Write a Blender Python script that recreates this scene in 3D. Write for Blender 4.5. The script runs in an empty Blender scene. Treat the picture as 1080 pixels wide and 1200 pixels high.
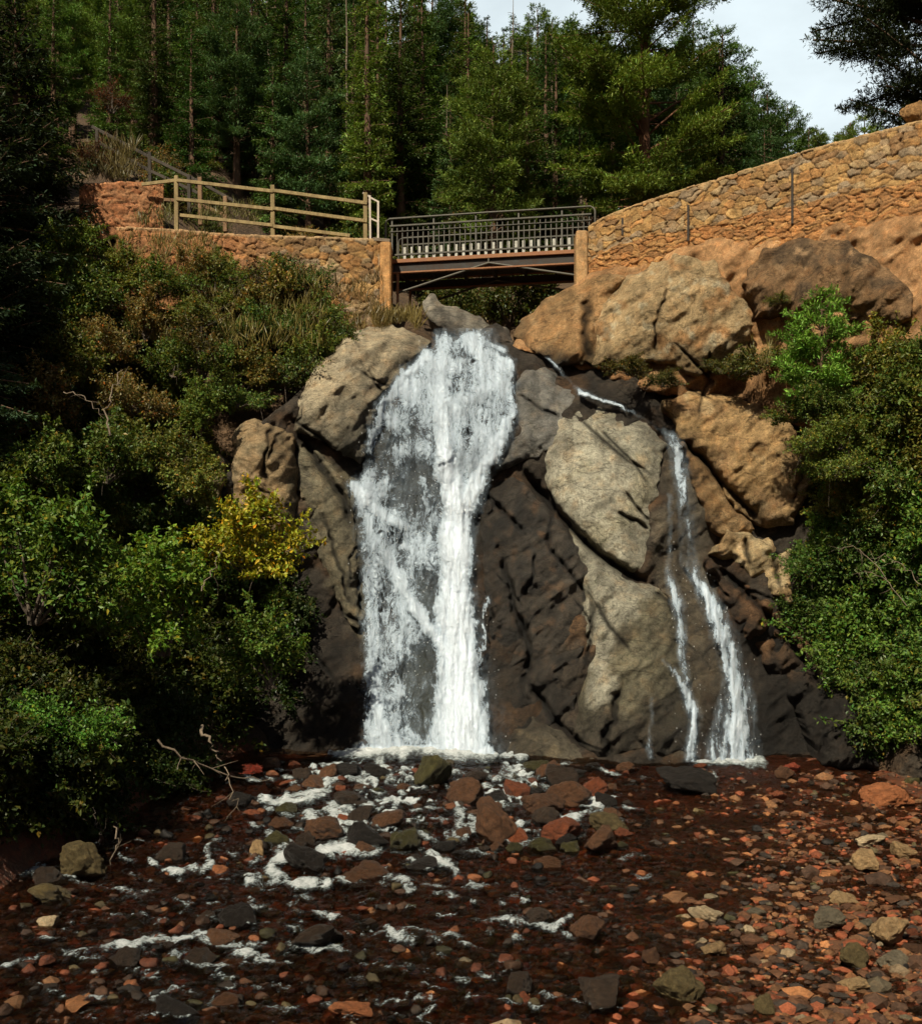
import bpy, math, random
import numpy as np
from mathutils import Vector, Matrix

random.seed(7)
RNG = np.random.default_rng(7)
scene = bpy.context.scene
col = scene.collection

# ------------------------------------------------------------------ survey of the place
# camera stands at x=0,y=0; y runs away from it, z is up, the plunge pool is z=0, metres
F, CU, HV, CZ = 1300.0, 540.0, 720.0, 3.2


def P(u, v, d):
    u = np.asarray(u, float); v = np.asarray(v, float); d = np.asarray(d, float)
    return np.stack(np.broadcast_arrays((u - CU) / F * d, d, CZ + (HV - v) / F * d), -1)


def proj(x, y, z):
    return CU + F * x / y, HV - F * (z - CZ) / y


# ------------------------------------------------------------------ noise
def _h(ix, iy, iz, s=0):
    n = (ix * 374761393 + iy * 668265263 + iz * 2147483647 + s * 1274126177) & 0xFFFFFFFF
    n = ((n ^ (n >> 13)) * 1274126177) & 0xFFFFFFFF
    n = ((n ^ (n >> 16)) * 2246822519) & 0xFFFFFFFF
    return (n ^ (n >> 15)) & 0xFFFFFFFF


def noise3(p, s=0):
    p = np.asarray(p, float)
    i = np.floor(p).astype(np.int64); f = p - i
    w = f * f * f * (f * (f * 6 - 15) + 10)
    out = 0
    for dx in (0, 1):
        for dy in (0, 1):
            for dz in (0, 1):
                h = _h(i[..., 0] + dx, i[..., 1] + dy, i[..., 2] + dz, s)
                g0 = (h & 1023) / 511.5 - 1; g1 = ((h >> 10) & 1023) / 511.5 - 1; g2 = ((h >> 20) & 1023) / 511.5 - 1
                d = g0 * (f[..., 0] - dx) + g1 * (f[..., 1] - dy) + g2 * (f[..., 2] - dz)
                wx = w[..., 0] if dx else 1 - w[..., 0]
                wy = w[..., 1] if dy else 1 - w[..., 1]
                wz = w[..., 2] if dz else 1 - w[..., 2]
                out = out + d * wx * wy * wz
    return out * 1.3


def fbm(p, o=4, s=0, gain=.5):
    p = np.asarray(p, float); a = 1.0; t = 0; r = 0
    for k in range(o):
        r = r + a * noise3(p * 2 ** k + 17.3 * k, s + k); t += a; a *= gain
    return r / t * 1.5


def ridged(p, o=4, s=0):
    p = np.asarray(p, float); a = 1.0; t = 0; r = 0
    for k in range(o):
        r = r + a * (1 - np.abs(noise3(p * 2 ** k + 9.1 * k, s + k)) * 2); t += a; a *= .5
    return r / t


def voro2(px, py, s=0, jit=.85, vec=False):
    ix = np.floor(px).astype(np.int64); iy = np.floor(py).astype(np.int64)
    f1 = np.full(px.shape, 9.); f2 = np.full(px.shape, 9.); idc = np.zeros(px.shape, np.int64); vx = np.zeros(px.shape); vy = np.zeros(px.shape)
    for dx in (-2, -1, 0, 1, 2):
        for dy in (-2, -1, 0, 1, 2):
            h = _h(ix + dx, iy + dy, ix * 0 + 5, s)
            qx = ix + dx + .5 + jit * ((h & 1023) / 1023 - .5); qy = iy + dy + .5 + jit * (((h >> 10) & 1023) / 1023 - .5)
            d = np.hypot(px - qx, py - qy)
            m = d < f1
            f2 = np.where(m, f1, np.minimum(f2, d)); idc = np.where(m, h, idc); vx = np.where(m, px - qx, vx); vy = np.where(m, py - qy, vy); f1 = np.where(m, d, f1)
    return (f1, f2, idc, vx, vy) if vec else (f1, f2, idc)


def tri2(x, y, s=0):
    """continuous planar facets with straight creases"""
    i = np.floor(x).astype(np.int64); j = np.floor(y).astype(np.int64); fx, fy = x - i, y - j; o = i * 0 + 3
    h = lambda a, b: (_h(i + a, j + b, o, s) & 4095) / 4095 - .5
    return np.where(fx + fy < 1, h(0, 0) * (1 - fx - fy) + h(1, 0) * fx + h(0, 1) * fy, h(1, 1) * (fx + fy - 1) + h(1, 0) * (1 - fy) + h(0, 1) * (1 - fx))


def sstep(a, b, x):
    t = np.clip((np.asarray(x, float) - a) / (b - a), 0, 1)
    return t * t * (3 - 2 * t)


def seg_dist(u, v, pts):
    """distance to a polyline, and position 0..1 along it"""
    pts = np.asarray(pts, float); best = np.full(np.shape(u), 1e9); tt = np.zeros(np.shape(u)); n = len(pts) - 1
    for k in range(n):
        a, b = pts[k][:2], pts[k + 1][:2]; ab = b - a
        t = np.clip(((u - a[0]) * ab[0] + (v - a[1]) * ab[1]) / max(ab @ ab, 1e-9), 0, 1)
        d = np.hypot(u - a[0] - t * ab[0], v - a[1] - t * ab[1])
        m = d < best; best = np.where(m, d, best); tt = np.where(m, (k + t) / n, tt)
    return best, tt


def stroke(u, v, pts, pw=2):
    """pts: (u, v, half width, density)"""
    pts = np.asarray(pts, float); d, t = seg_dist(u, v, pts[:, :2]); k = t * (len(pts) - 1); i = np.arange(len(pts))
    w = np.interp(k, i, pts[:, 2]); a = np.interp(k, i, pts[:, 3])
    return a * np.exp(-(d / w) ** pw)


def poly_sd(u, v, pts):
    """signed distance to a closed outline, positive inside"""
    pts = np.asarray(pts, float); d, _ = seg_dist(u, v, np.vstack([pts, pts[:1]]))
    ins = np.zeros(np.shape(u), bool); n = len(pts)
    for k in range(n):
        x0, y0 = pts[k]; x1, y1 = pts[(k + 1) % n]
        if y0 == y1: continue
        c = ((y0 > v) != (y1 > v)) & (u < (x1 - x0) * (v - y0) / (y1 - y0) + x0)
        ins ^= c
    return np.where(ins, d, -d)


# ------------------------------------------------------------------ mesh helpers
def mesh_np(name, verts, faces, mat=None, colr=None, smooth=True, origin=None):
    verts = np.asarray(verts, np.float32); me = bpy.data.meshes.new(name)
    if origin is not None: verts = verts - np.asarray(origin, np.float32)
    me.vertices.add(len(verts)); me.vertices.foreach_set('co', verts.ravel())
    fl = faces if isinstance(faces, list) else [faces]
    fl = [np.asarray(f, np.int32) for f in fl if len(f)]
    loops = np.concatenate([f.ravel() for f in fl]); tot = np.concatenate([np.full(len(f), f.shape[1], np.int32) for f in fl])
    start = np.concatenate([[0], np.cumsum(tot)[:-1]]).astype(np.int32)
    me.loops.add(len(loops)); me.loops.foreach_set('vertex_index', loops)
    me.polygons.add(len(tot)); me.polygons.foreach_set('loop_start', start)
    try: me.polygons.foreach_set('loop_total', tot)
    except Exception: pass
    me.polygons.foreach_set('use_smooth', np.full(len(tot), smooth))
    me.update(calc_edges=True); me.validate()
    if colr is not None:
        a = me.color_attributes.new('Col', 'FLOAT_COLOR', 'POINT')
        c = np.ones((len(verts), 4), np.float32); c[:, :colr.shape[1]] = colr
        a.data.foreach_set('color', c.ravel())
    if mat: me.materials.append(mat)
    return me


def obj(name, me, parent=None, loc=(0, 0, 0)):
    o = bpy.data.objects.new(name, me); col.objects.link(o); o.location = [float(c) for c in loc]
    if parent: o.parent = parent
    return o


def tag(o, label=None, cat=None, group=None, kind=None):
    if label: o['label'] = label
    if cat: o['category'] = cat
    if group: o['group'] = group
    if kind: o['kind'] = kind
    return o


def empty(name, loc, label, cat, group=None, rz=0):
    o = bpy.data.objects.new(name, None); col.objects.link(o)
    o.location = [float(c) for c in loc]; o.rotation_euler = (0, 0, rz); o.empty_display_size = .2
    return tag(o, label, cat, group)


class MB:
    def __init__(s): s.v = []; s.f4 = []; s.f3 = []; s.n = 0

    def add(s, v, f):
        v = np.asarray(v, float); f = np.asarray(f) + s.n
        (s.f4 if f.shape[1] == 4 else s.f3).append(f); s.v.append(v); s.n += len(v)

    def bar(s, a, b, w, h, up=(0, 0, 1), bev=.12):
        """a bevelled bar between two points"""
        a = np.asarray(a, float); b = np.asarray(b, float); t = b - a; L = np.linalg.norm(t); t = t / L
        up = np.asarray(up, float)
        if abs(t @ up) > .95: up = np.array([0, 1., 0])
        x = np.cross(t, up); x /= np.linalg.norm(x); y = np.cross(x, t)
        e = bev * min(w, h); hw, hh = w / 2, h / 2
        ring = np.array([(-hw + e, -hh), (hw - e, -hh), (hw, -hh + e), (hw, hh - e), (hw - e, hh), (-hw + e, hh), (-hw, hh - e), (-hw, -hh + e)])
        secs = []
        for q, sc in ((a, .82), (a + t * e, 1), (b - t * e, 1), (b, .82)):
            secs.append(q + (ring * sc)[:, :1] * x + (ring * sc)[:, 1:] * y)
        n = 8; f = []
        for k in range(3):
            for i in range(n): f.append((k * n + i, k * n + (i + 1) % n, (k + 1) * n + (i + 1) % n, (k + 1) * n + i))
        v = np.vstack(secs + [a[None], b[None]])
        s.add(v, f)
        f3 = [((i + 1) % n, i, 32) for i in range(n)] + [(24 + i, 24 + (i + 1) % n, 33) for i in range(n)]
        s.add(v, f3)

    def tube(s, pts, r, n=8):
        pts = np.asarray(pts, float); m = len(pts); r = np.broadcast_to(np.asarray(r, float), (m,))
        T = np.gradient(pts, axis=0); T /= np.maximum(np.linalg.norm(T, axis=1, keepdims=True), 1e-9)
        ref = np.array([0, 0, 1.]) if abs(T[0, 2]) < .9 else np.array([1., 0, 0])
        x = np.cross(T, ref); x /= np.maximum(np.linalg.norm(x, axis=1, keepdims=True), 1e-9); y = np.cross(T, x)
        a = np.linspace(0, 2 * math.pi, n, endpoint=False)
        v = (pts[:, None] + r[:, None, None] * (np.cos(a)[None, :, None] * x[:, None] + np.sin(a)[None, :, None] * y[:, None])).reshape(-1, 3)
        i = np.arange(m - 1)[:, None] * n; j = np.arange(n)[None]; k = (j + 1) % n
        f = np.stack([i + j, i + k, i + n + k, i + n + j], -1).reshape(-1, 4)
        s.add(v, f)
        c = np.vstack([v, pts[:1], pts[-1:]])
        s.add(c, [((q + 1) % n, q, m * n) for q in range(n)] + [((m - 1) * n + q, (m - 1) * n + (q + 1) % n, m * n + 1) for q in range(n)])

    def build(s, name, mat, parent=None, smooth=False, origin=None):
        me = mesh_np(name, np.vstack(s.v), [np.vstack(x) for x in (s.f4, s.f3) if x], mat, smooth=smooth, origin=origin)
        return obj(name, me, parent, origin if origin is not None else (0, 0, 0))


# ------------------------------------------------------------------ materials
class NT:
    def __init__(s, name):
        s.m = bpy.data.materials.new(name); s.m.use_nodes = True; s.t = s.m.node_tree; s.t.nodes.clear()

    def n(s, typ, ins=None, **kw):
        nd = s.t.nodes.new(typ)
        for k, v in kw.items(): setattr(nd, k, v)
        for k, v in (ins or {}).items():
            if isinstance(v, bpy.types.NodeSocket): s.t.links.new(v, nd.inputs[k])
            else: nd.inputs[k].default_value = v
        return nd

    def math(s, op, a, b=0.0, c=None):
        d = {0: a, 1: b}
        if c is not None: d[2] = c
        return s.n('ShaderNodeMath', d, operation=op).outputs[0]

    def mix(s, f, a, b, bt='MIX'):
        nd = s.t.nodes.new('ShaderNodeMix'); nd.data_type = 'RGBA'; nd.blend_type = bt
        for k, v in ((0, f), (6, a), (7, b)):
            if isinstance(v, bpy.types.NodeSocket): s.t.links.new(v, nd.inputs[k])
            else: nd.inputs[k].default_value = v if k == 0 else (tuple(v) + (1,))[:4]
        return nd.outputs[2]

    def ramp(s, f, *st):
        nd = s.n('ShaderNodeValToRGB', {0: f}); e = nd.color_ramp.elements
        while len(e) < len(st): e.new(.5)
        for q, (p, c) in zip(e, st):
            q.position = p; q.color = (c, c, c, 1) if isinstance(c, (int, float)) else tuple(c) + (1,)
        return nd.outputs[0]

    def noise(s, vec, sc, det=4, rough=.55, dist=0.0):
        return s.n('ShaderNodeTexNoise', {'Vector': vec, 'Scale': sc, 'Detail': det, 'Roughness': rough, 'Distortion': dist}).outputs[0]

    def maprange(s, v, a, b, c=0.0, d=1.0):
        return s.n('ShaderNodeMapRange', {0: v, 1: a, 2: b, 3: c, 4: d}).outputs[0]

    def out(s, sh): s.n('ShaderNodeOutputMaterial', {0: sh}); return s.m


def rock_mat(name, use_obj=False, fine=1.0, bump=1.0, crack=.5):
    t = NT(name)
    co = t.n('ShaderNodeTexCoord').outputs['Object']
    at = t.n('ShaderNodeAttribute', attribute_name='Col')
    base = at.outputs['Color']; wet = at.outputs['Alpha']
    if use_obj:
        oi = t.n('ShaderNodeObjectInfo')
        base = t.mix(1.0, base, oi.outputs['Color'], 'MULTIPLY'); wet = oi.outputs['Alpha']
        off = t.n('ShaderNodeVectorMath', {0: co, 1: oi.outputs['Location']}, operation='ADD').outputs[0]
        co = off
    n1 = t.noise(co, 1.6 * fine, 8, .62, .4); n2 = t.noise(co, 9 * fine, 8, .68); n3 = t.noise(co, 24 * fine, 6, .8)
    k = t.math('MULTIPLY', t.maprange(n1, .3, .7, .55, 1.35), t.maprange(n2, .3, .72, .62, 1.36))
    k = t.math('MULTIPLY', k, t.maprange(n3, .32, .68, .55, 1.45))
    # long thin fractures where a stretched noise crosses its middle value
    fm1 = t.n('ShaderNodeMapping', {'Vector': co, 'Rotation': (.3, .75, .2), 'Scale': (.45, 1, 1.3)}).outputs[0]
    fn1 = t.noise(fm1, .9 * fine, 5, .55, .3); fn2 = t.noise(t.n('ShaderNodeMapping', {'Vector': co, 'Rotation': (.2, -.6, .1), 'Location': (4, 9, 2), 'Scale': (.5, 1, 1.2)}).outputs[0], 1.7 * fine, 4, .55, .3)
    cr = t.math('MULTIPLY', t.maprange(t.math('ABSOLUTE', t.math('SUBTRACT', fn1, .5)), 0, .012), t.maprange(t.math('ABSOLUTE', t.math('SUBTRACT', fn2, .5)), 0, .010))
    k = t.math('MULTIPLY', k, t.math('MULTIPLY_ADD', cr, crack, 1 - crack))
    c = t.mix(1.0, base, t.n('ShaderNodeCombineColor', {0: k, 1: k, 2: k}).outputs[0], 'MULTIPLY')
    # warm and cool mineral drift
    n4 = t.noise(co, 3.1 * fine, 5, .6)
    c = t.mix(t.maprange(n4, .5, .72, 0, .38), c, t.mix(1.0, c, (1.35, .95, .62), 'MULTIPLY'))
    n5 = t.noise(t.n('ShaderNodeVectorMath', {0: co, 1: (31, 7, 3)}, operation='ADD').outputs[0], 4.3 * fine, 6, .65)
    c = t.mix(t.maprange(n5, .55, .7, 0, .55), c, t.mix(1.0, c, (.62, .66, .6), 'MULTIPLY'))
    rough = t.math('SUBTRACT', t.math('MULTIPLY_ADD', wet, -.55, .92), t.math('MULTIPLY', n2, .1))
    h = t.math('ADD', t.math('MULTIPLY', n2, .34), t.math('ADD', t.math('MULTIPLY', n3, .38), t.math('MULTIPLY', cr, .18 * crack)))
    h = t.math('ADD', h, t.math('ADD', t.math('MULTIPLY', n1, .6), t.math('MULTIPLY', t.noise(co, 24 * fine, 6, .75), .35)))
    b = t.n('ShaderNodeBump', {'Strength': .9, 'Distance': .11 * bump / fine, 'Height': h}).outputs[0]
    bs = t.n('ShaderNodeBsdfPrincipled', {'Base Color': c, 'Roughness': rough, 'Normal': b})
    t.t.links.new(t.math('MULTIPLY_ADD', wet, .22, .2), bs.inputs['Specular IOR Level'])
    return t.out(bs.outputs[0])


def leaf_mat(name, trans=.3, gloss=.05):
    t = NT(name)
    oi = t.n('ShaderNodeObjectInfo'); at = t.n('ShaderNodeAttribute', attribute_name='Col')
    c = t.mix(1.0, at.outputs['Color'], oi.outputs['Color'], 'MULTIPLY')
    rv = t.maprange(oi.outputs['Random'], 0, 1, .8, 1.2)
    c = t.mix(1.0, c, t.n('ShaderNodeCombineColor', {0: rv, 1: rv, 2: rv}).outputs[0], 'MULTIPLY')
    d = t.n('ShaderNodeBsdfDiffuse', {'Color': c}).outputs[0]
    tr = t.n('ShaderNodeBsdfTranslucent', {'Color': t.mix(1.0, c, (1.25, 1.2, .5), 'MULTIPLY')}).outputs[0]
    a = t.n('ShaderNodeMixShader', {0: trans, 1: d, 2: tr}).outputs[0]
    g = t.n('ShaderNodeBsdfGlossy', {'Color': (.8, .85, .8, 1), 'Roughness': .42}).outputs[0]
    return t.out(t.n('ShaderNodeMixShader', {0: gloss, 1: a, 2: g}).outputs[0])


def bark_mat(name, c0, c1, sc=6):
    t = NT(name); co = t.n('ShaderNodeTexCoord').outputs['Object']
    st = t.n('ShaderNodeMapping', {'Vector': co, 'Scale': (1, 1, .22)}).outputs[0]
    n = t.noise(st, sc, 6, .65, .5); n2 = t.noise(co, sc * 7, 4, .6)
    c = t.mix(t.maprange(n, .35, .65), c0, c1)
    c = t.mix(t.maprange(n2, .35, .7, 0, .5), c, t.mix(1.0, c, (.5, .5, .5), 'MULTIPLY'))
    b = t.n('ShaderNodeBump', {'Strength': .8, 'Distance': .04, 'Height': t.math('ADD', n, t.math('MULTIPLY', n2, .3))}).outputs[0]
    return t.out(t.n('ShaderNodeBsdfPrincipled', {'Base Color': c, 'Roughness': .9, 'Normal': b}).outputs[0])


def metal_mat(name, c0, c1, rough=.5, metallic=.3):
    t = NT(name); co = t.n('ShaderNodeTexCoord').outputs['Object']
    n = t.noise(co, 5, 8, .7); n2 = t.noise(co, 40, 4, .6)
    c = t.mix(t.maprange(n, .4, .62), c0, c1); c = t.mix(t.maprange(n2, .45, .7, 0, .5), c, t.mix(1.0, c, (.5, .45, .4), 'MULTIPLY'))
    b = t.n('ShaderNodeBump', {'Strength': .3, 'Distance': .01, 'Height': n2}).outputs[0]
    return t.out(t.n('ShaderNodeBsdfPrincipled', {'Base Color': c, 'Roughness': t.maprange(n, .3, .7, rough - .12, rough + .2), 'Metallic': metallic, 'Normal': b}).outputs[0])


def fall_mat(name):
    """white water: an aerated sheet that breaks into strands; uv.x runs across, uv.y down the flow (metres)"""
    t = NT(name)
    at = t.n('ShaderNodeAttribute', attribute_name='Col'); dens = t.n('ShaderNodeSeparateColor', {0: at.outputs['Color']}).outputs[0]
    uv = t.n('ShaderNodeUVMap').outputs[0]
    wp = t.n('ShaderNodeVectorMath', {0: uv, 1: t.n('ShaderNodeVectorMath', {0: t.n('ShaderNodeTexNoise', {'Vector': t.n('ShaderNodeMapping', {'Vector': uv, 'Scale': (1.6, .9, 1)}).outputs[0], 'Scale': 1.6, 'Detail': 3.0}).outputs['Color'], 3: .5}, operation='SCALE').outputs[0]}, operation='ADD').outputs[0]
    s1 = t.noise(t.n('ShaderNodeMapping', {'Vector': wp, 'Scale': (3.4, .75, 1)}).outputs[0], 1.3, 8, .7, .5)
    s2 = t.noise(t.n('ShaderNodeMapping', {'Vector': wp, 'Scale': (9, 2.6, 1)}).outputs[0], 1.3, 6, .7, 1.6)
    s3 = t.noise(wp, 9, 6, .72, 1.5)
    s4 = t.noise(t.n('ShaderNodeMapping', {'Vector': wp, 'Scale': (26, 8, 1)}).outputs[0], 1.3, 5, .7, .8)
    w = t.math('ADD', t.math('MULTIPLY', s1, .28), t.math('ADD', t.math('MULTIPLY', s2, .28), t.math('ADD', t.math('MULTIPLY', s3, .24), t.math('MULTIPLY', s4, .22))))
    th = t.math('SUBTRACT', .80, t.math('MULTIPLY', dens, .61))
    a = t.math('SUBTRACT', w, th)
    alpha = t.n('ShaderNodeMapRange', {0: a, 1: -.025, 2: .10, 3: 0., 4: 1.}, interpolation_type='SMOOTHSTEP').outputs[0]
    alpha = t.math('MULTIPLY', alpha, t.maprange(dens, .02, .12))
    cw = t.mix(t.maprange(a, .0, .34), (.40, .50, .60), (.74, .84, .96))
    b = t.n('ShaderNodeBump', {'Strength': t.maprange(dens, .5, 1., 1., .8), 'Distance': .24, 'Height': w}).outputs[0]
    d = t.n('ShaderNodeBsdfDiffuse', {'Color': cw, 'Normal': b}).outputs[0]
    tr = t.n('ShaderNodeBsdfTranslucent', {'Color': cw}).outputs[0]
    g = t.n('ShaderNodeBsdfGlossy', {'Color': (.9, .9, .9, 1), 'Roughness': .2, 'Normal': b}).outputs[0]
    sh = t.n('ShaderNodeMixShader', {0: .08, 1: d, 2: tr}).outputs[0]
    sh = t.n('ShaderNodeMixShader', {0: .08, 1: sh, 2: g}).outputs[0]
    film = t.n('ShaderNodeMixShader', {0: t.math('MULTIPLY', t.maprange(dens, .16, .6), t.maprange(t.math('MULTIPLY_ADD', s2, .5, t.math('MULTIPLY', s1, .5)), .38, .62, .0, .6)), 1: t.n('ShaderNodeBsdfTransparent').outputs[0], 2: sh}).outputs[0]
    return t.out(t.n('ShaderNodeMixShader', {0: alpha, 1: film, 2: sh}).outputs[0])


def stream_mat(name):
    t = NT(name)
    at = t.n('ShaderNodeAttribute', attribute_name='Col'); sep = t.n('ShaderNodeSeparateColor', {0: at.outputs['Color']})
    foam = sep.outputs[0]; deep = sep.outputs[1]
    co = t.n('ShaderNodeTexCoord').outputs['Object']
    m = t.n('ShaderNodeMapping', {'Vector': co, 'Scale': (1, .8, 1)}).outputs[0]
    n1 = t.noise(m, 4, 6, .62, 1.5); n2 = t.noise(m, 13, 6, .72, 2.0); n3 = t.noise(t.n('ShaderNodeMapping', {'Vector': co, 'Scale': (.5, 1, 1)}).outputs[0], 44, 4, .7, .8)
    w = t.math('ADD', t.math('MULTIPLY', n1, .35), t.math('ADD', t.math('MULTIPLY', n2, .4), t.math('MULTIPLY', n3, .25)))
    wf = t.math('ADD', t.math('MULTIPLY', n1, .2), t.math('ADD', t.math('MULTIPLY', n2, .4), t.math('MULTIPLY', n3, .4)))
    a = t.math('SUBTRACT', wf, t.math('SUBTRACT', .76, t.math('MULTIPLY', foam, .47)))
    alpha = t.n('ShaderNodeMapRange', {0: a, 1: -.04, 2: .12, 3: 0., 4: .96}, interpolation_type='SMOOTHSTEP').outputs[0]
    alpha = t.math('MULTIPLY', alpha, t.maprange(foam, .03, .25))
    b = t.n('ShaderNodeBump', {'Strength': 1.0, 'Distance': .34, 'Height': w}).outputs[0]
    bf = t.n('ShaderNodeBump', {'Strength': 1.0, 'Distance': .18, 'Height': w}).outputs[0]
    tint = t.mix(deep, (.92, .82, .70), (.64, .45, .30))
    tr = t.n('ShaderNodeBsdfTransparent', {'Color': tint}).outputs[0]
    g = t.n('ShaderNodeBsdfGlossy', {'Color': (.9, .9, .9, 1), 'Roughness': .06, 'Normal': b}).outputs[0]
    fr = t.n('ShaderNodeFresnel', {'IOR': 1.33, 'Normal': b}).outputs[0]
    wat = t.n('ShaderNodeMixShader', {0: fr, 1: tr, 2: g}).outputs[0]
    fc = t.mix(t.maprange(a, .0, .26), (.36, .43, .44), (.88, .92, .94))
    fo = t.n('ShaderNodeBsdfDiffuse', {'Color': fc, 'Normal': bf}).outputs[0]
    return t.out(t.n('ShaderNodeMixShader', {0: alpha, 1: wat, 2: fo}).outputs[0])


def ground_mat(name):
    t = NT(name); co = t.n('ShaderNodeTexCoord').outputs['Object']
    at = t.n('ShaderNodeAttribute', attribute_name='Col')
    n1 = t.noise(co, 1.3, 8, .65); n2 = t.noise(co, 8, 8, .7); n3 = t.noise(co, 45, 4, .7)
    vo = t.n('ShaderNodeTexVoronoi', {'Vector': co, 'Scale': 13.0}); vd = vo.outputs['Distance']
    k = t.math('MULTIPLY', t.maprange(n1, .3, .7, .6, 1.4), t.math('MULTIPLY', t.maprange(n2, .3, .7, .6, 1.4), t.maprange(n3, .3, .7, .7, 1.3)))
    c = t.mix(1.0, at.outputs['Color'], t.n('ShaderNodeCombineColor', {0: k, 1: k, 2: k}).outputs[0], 'MULTIPLY')
    c = t.mix(t.math('MULTIPLY', at.outputs['Alpha'], .7), c, t.mix(1.0, c, t.ramp(t.n('ShaderNodeSeparateColor', {0: vo.outputs['Color']}).outputs[0], (0, (.3, .3, .3)), (.4, (1.6, .7, .4)), (.7, (1.1, 1.0, .9)), (1, (.7, .5, .35))), 'MULTIPLY'))
    h = t.math('ADD', t.math('MULTIPLY', n2, .7), t.math('ADD', t.math('MULTIPLY', n3, .2), t.math('MULTIPLY', vd, -.4)))
    b = t.n('ShaderNodeBump', {'Strength': 1.0, 'Distance': .1, 'Height': h}).outputs[0]
    r = t.math('MULTIPLY_ADD', at.outputs['Alpha'], -.45, .95)
    return t.out(t.n('ShaderNodeBsdfPrincipled', {'Base Color': c, 'Roughness': r, 'Normal': b}).outputs[0])


M = dict(
    rock=rock_mat('granite', False, 1.0, 1.0, .5),
    stone=rock_mat('stream_stone', True, 2.6, 1.6, .3),
    masonry=rock_mat('rubble_masonry', False, 2.6, .5, .12),
    soil=rock_mat('orange_soil', False, 1.6, .8, .05),
    leaf=leaf_mat('broad_leaf', .32, .018), needle=leaf_mat('conifer_needle', .16, .012), grass=leaf_mat('dry_blade', .25, .02),
    bark=bark_mat('bark', (.075, .045, .028), (.16, .085, .045)), pinebark=bark_mat('pine_bark', (.10, .045, .022), (.24, .11, .055), 4),
    twig=bark_mat('twig', (.07, .055, .04), (.13, .10, .075)), pale=bark_mat('bleached_wood', (.12, .09, .06), (.24, .185, .13)),
    fence=bark_mat('fence_wood', (.20, .145, .065), (.36, .27, .125), 7), fenceold=bark_mat('old_fence_wood', (.16, .09, .045), (.27, .16, .085), 5),
    darkwood=bark_mat('dark_rail_wood', (.035, .028, .022), (.07, .055, .04)),
    steel=metal_mat('weathered_steel', (.048, .045, .036), (.10, .092, .07), .55, .2), rust=metal_mat('rusty_steel', (.22, .085, .035), (.30, .14, .06), .7, .1),
    blackst=metal_mat('dark_girder', (.02, .018, .015), (.045, .03, .022), .7, .1), litst=metal_mat('lit_slat', (.46, .45, .40), (.34, .33, .29), .6, .0),  # far slats: pale colour stands in for light falling on that railing
    greyst=metal_mat('galvanised_frame', (.42, .36, .30), (.5, .43, .36), .5, .2),
    fall=fall_mat('white_water'), stream=stream_mat('stream_water'), ground=ground_mat('ground'),
)

# ------------------------------------------------------------------ terrain
def bed(x, y):
    """height of the stream bed"""
    p = np.stack(np.broadcast_arrays(x, y, 0 * np.asarray(x, float)), -1)
    z = -.08 * (24.2 - np.minimum(y, 24.2))
    return z + .10 * fbm(p * .55, 3, 3) + .05 * fbm(p * 2.2, 3, 4)


def hill_slope(x):
    return np.interp(x, [-60, -30, 0, 10, 20, 35, 60], [.62, .60, .52, .44, .31, .24, .2])


def terrain(x, y):
    x = np.asarray(x, float); y = np.asarray(y, float)
    p = np.stack(np.broadcast_arrays(x, y, 0 * x), -1)
    z0 = bed(x, y)
    kx = np.clip((x - 4.5) / 5, 0, 1); ys = 26.25 - 1.4 * kx
    tc = 12.4 * np.clip((y - ys) / (5.5 - 2.3 * kx), 0, 1)
    xe = np.interp(y, [4, 13, 18, 24, 26], [-7.6, -6.6, -6.0, -5.0, -4.2])
    bl = 1.15 * np.clip(xe - x, 0, None) + .06 * np.clip(xe - x, 0, 3) ** 2
    xr = np.interp(y, [4, 13, 20, 24], [9.6, 9.0, 8.9, 10.2])
    br = .95 * np.clip(x - xr, 0, None)
    b = np.maximum(tc, np.maximum(bl, br))
    b = np.minimum(b, 12.4 + .15 * np.clip(b - 12.4, 0, None))
    # channel of the stream above the fall
    ch = np.exp(-((x - .5) / 1.6) ** 2) * sstep(26, 28, y) * (1 - sstep(34, 40, y))
    b = b - ch * 2.4
    h = np.clip(y - 33.5, 0, None); h = np.where(h > 62, 62 + (h - 62) * .25, h) * hill_slope(x)
    lf = np.clip((-x - 5.4) / 3.6, 0, 1) * np.clip((y - 29) / 4.2, 0, 1) * 3.1
    z = np.where(b > .02, z0 * np.clip(1 - b, 0, 1) + b, z0) + h + lf
    return z + .25 * fbm(p * .25, 3, 8) * np.clip(b, 0, 1)


def tz(x, y): return float(terrain(np.array([x]), np.array([y]))[0])


def grid_mesh(name, xs, ys, zf, cf, mat):
    X, Y = np.meshgrid(xs, ys); Z = zf(X, Y)
    v = np.stack([X, Y, Z], -1).reshape(-1, 3); n = len(xs)
    i = (np.arange(len(ys) - 1)[:, None] * n + np.arange(n - 1)[None]).ravel()
    f = np.stack([i, i + 1, i + n + 1, i + n], -1)
    return mesh_np(name, v, f, mat, cf(X, Y, Z).reshape(-1, 4))


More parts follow.
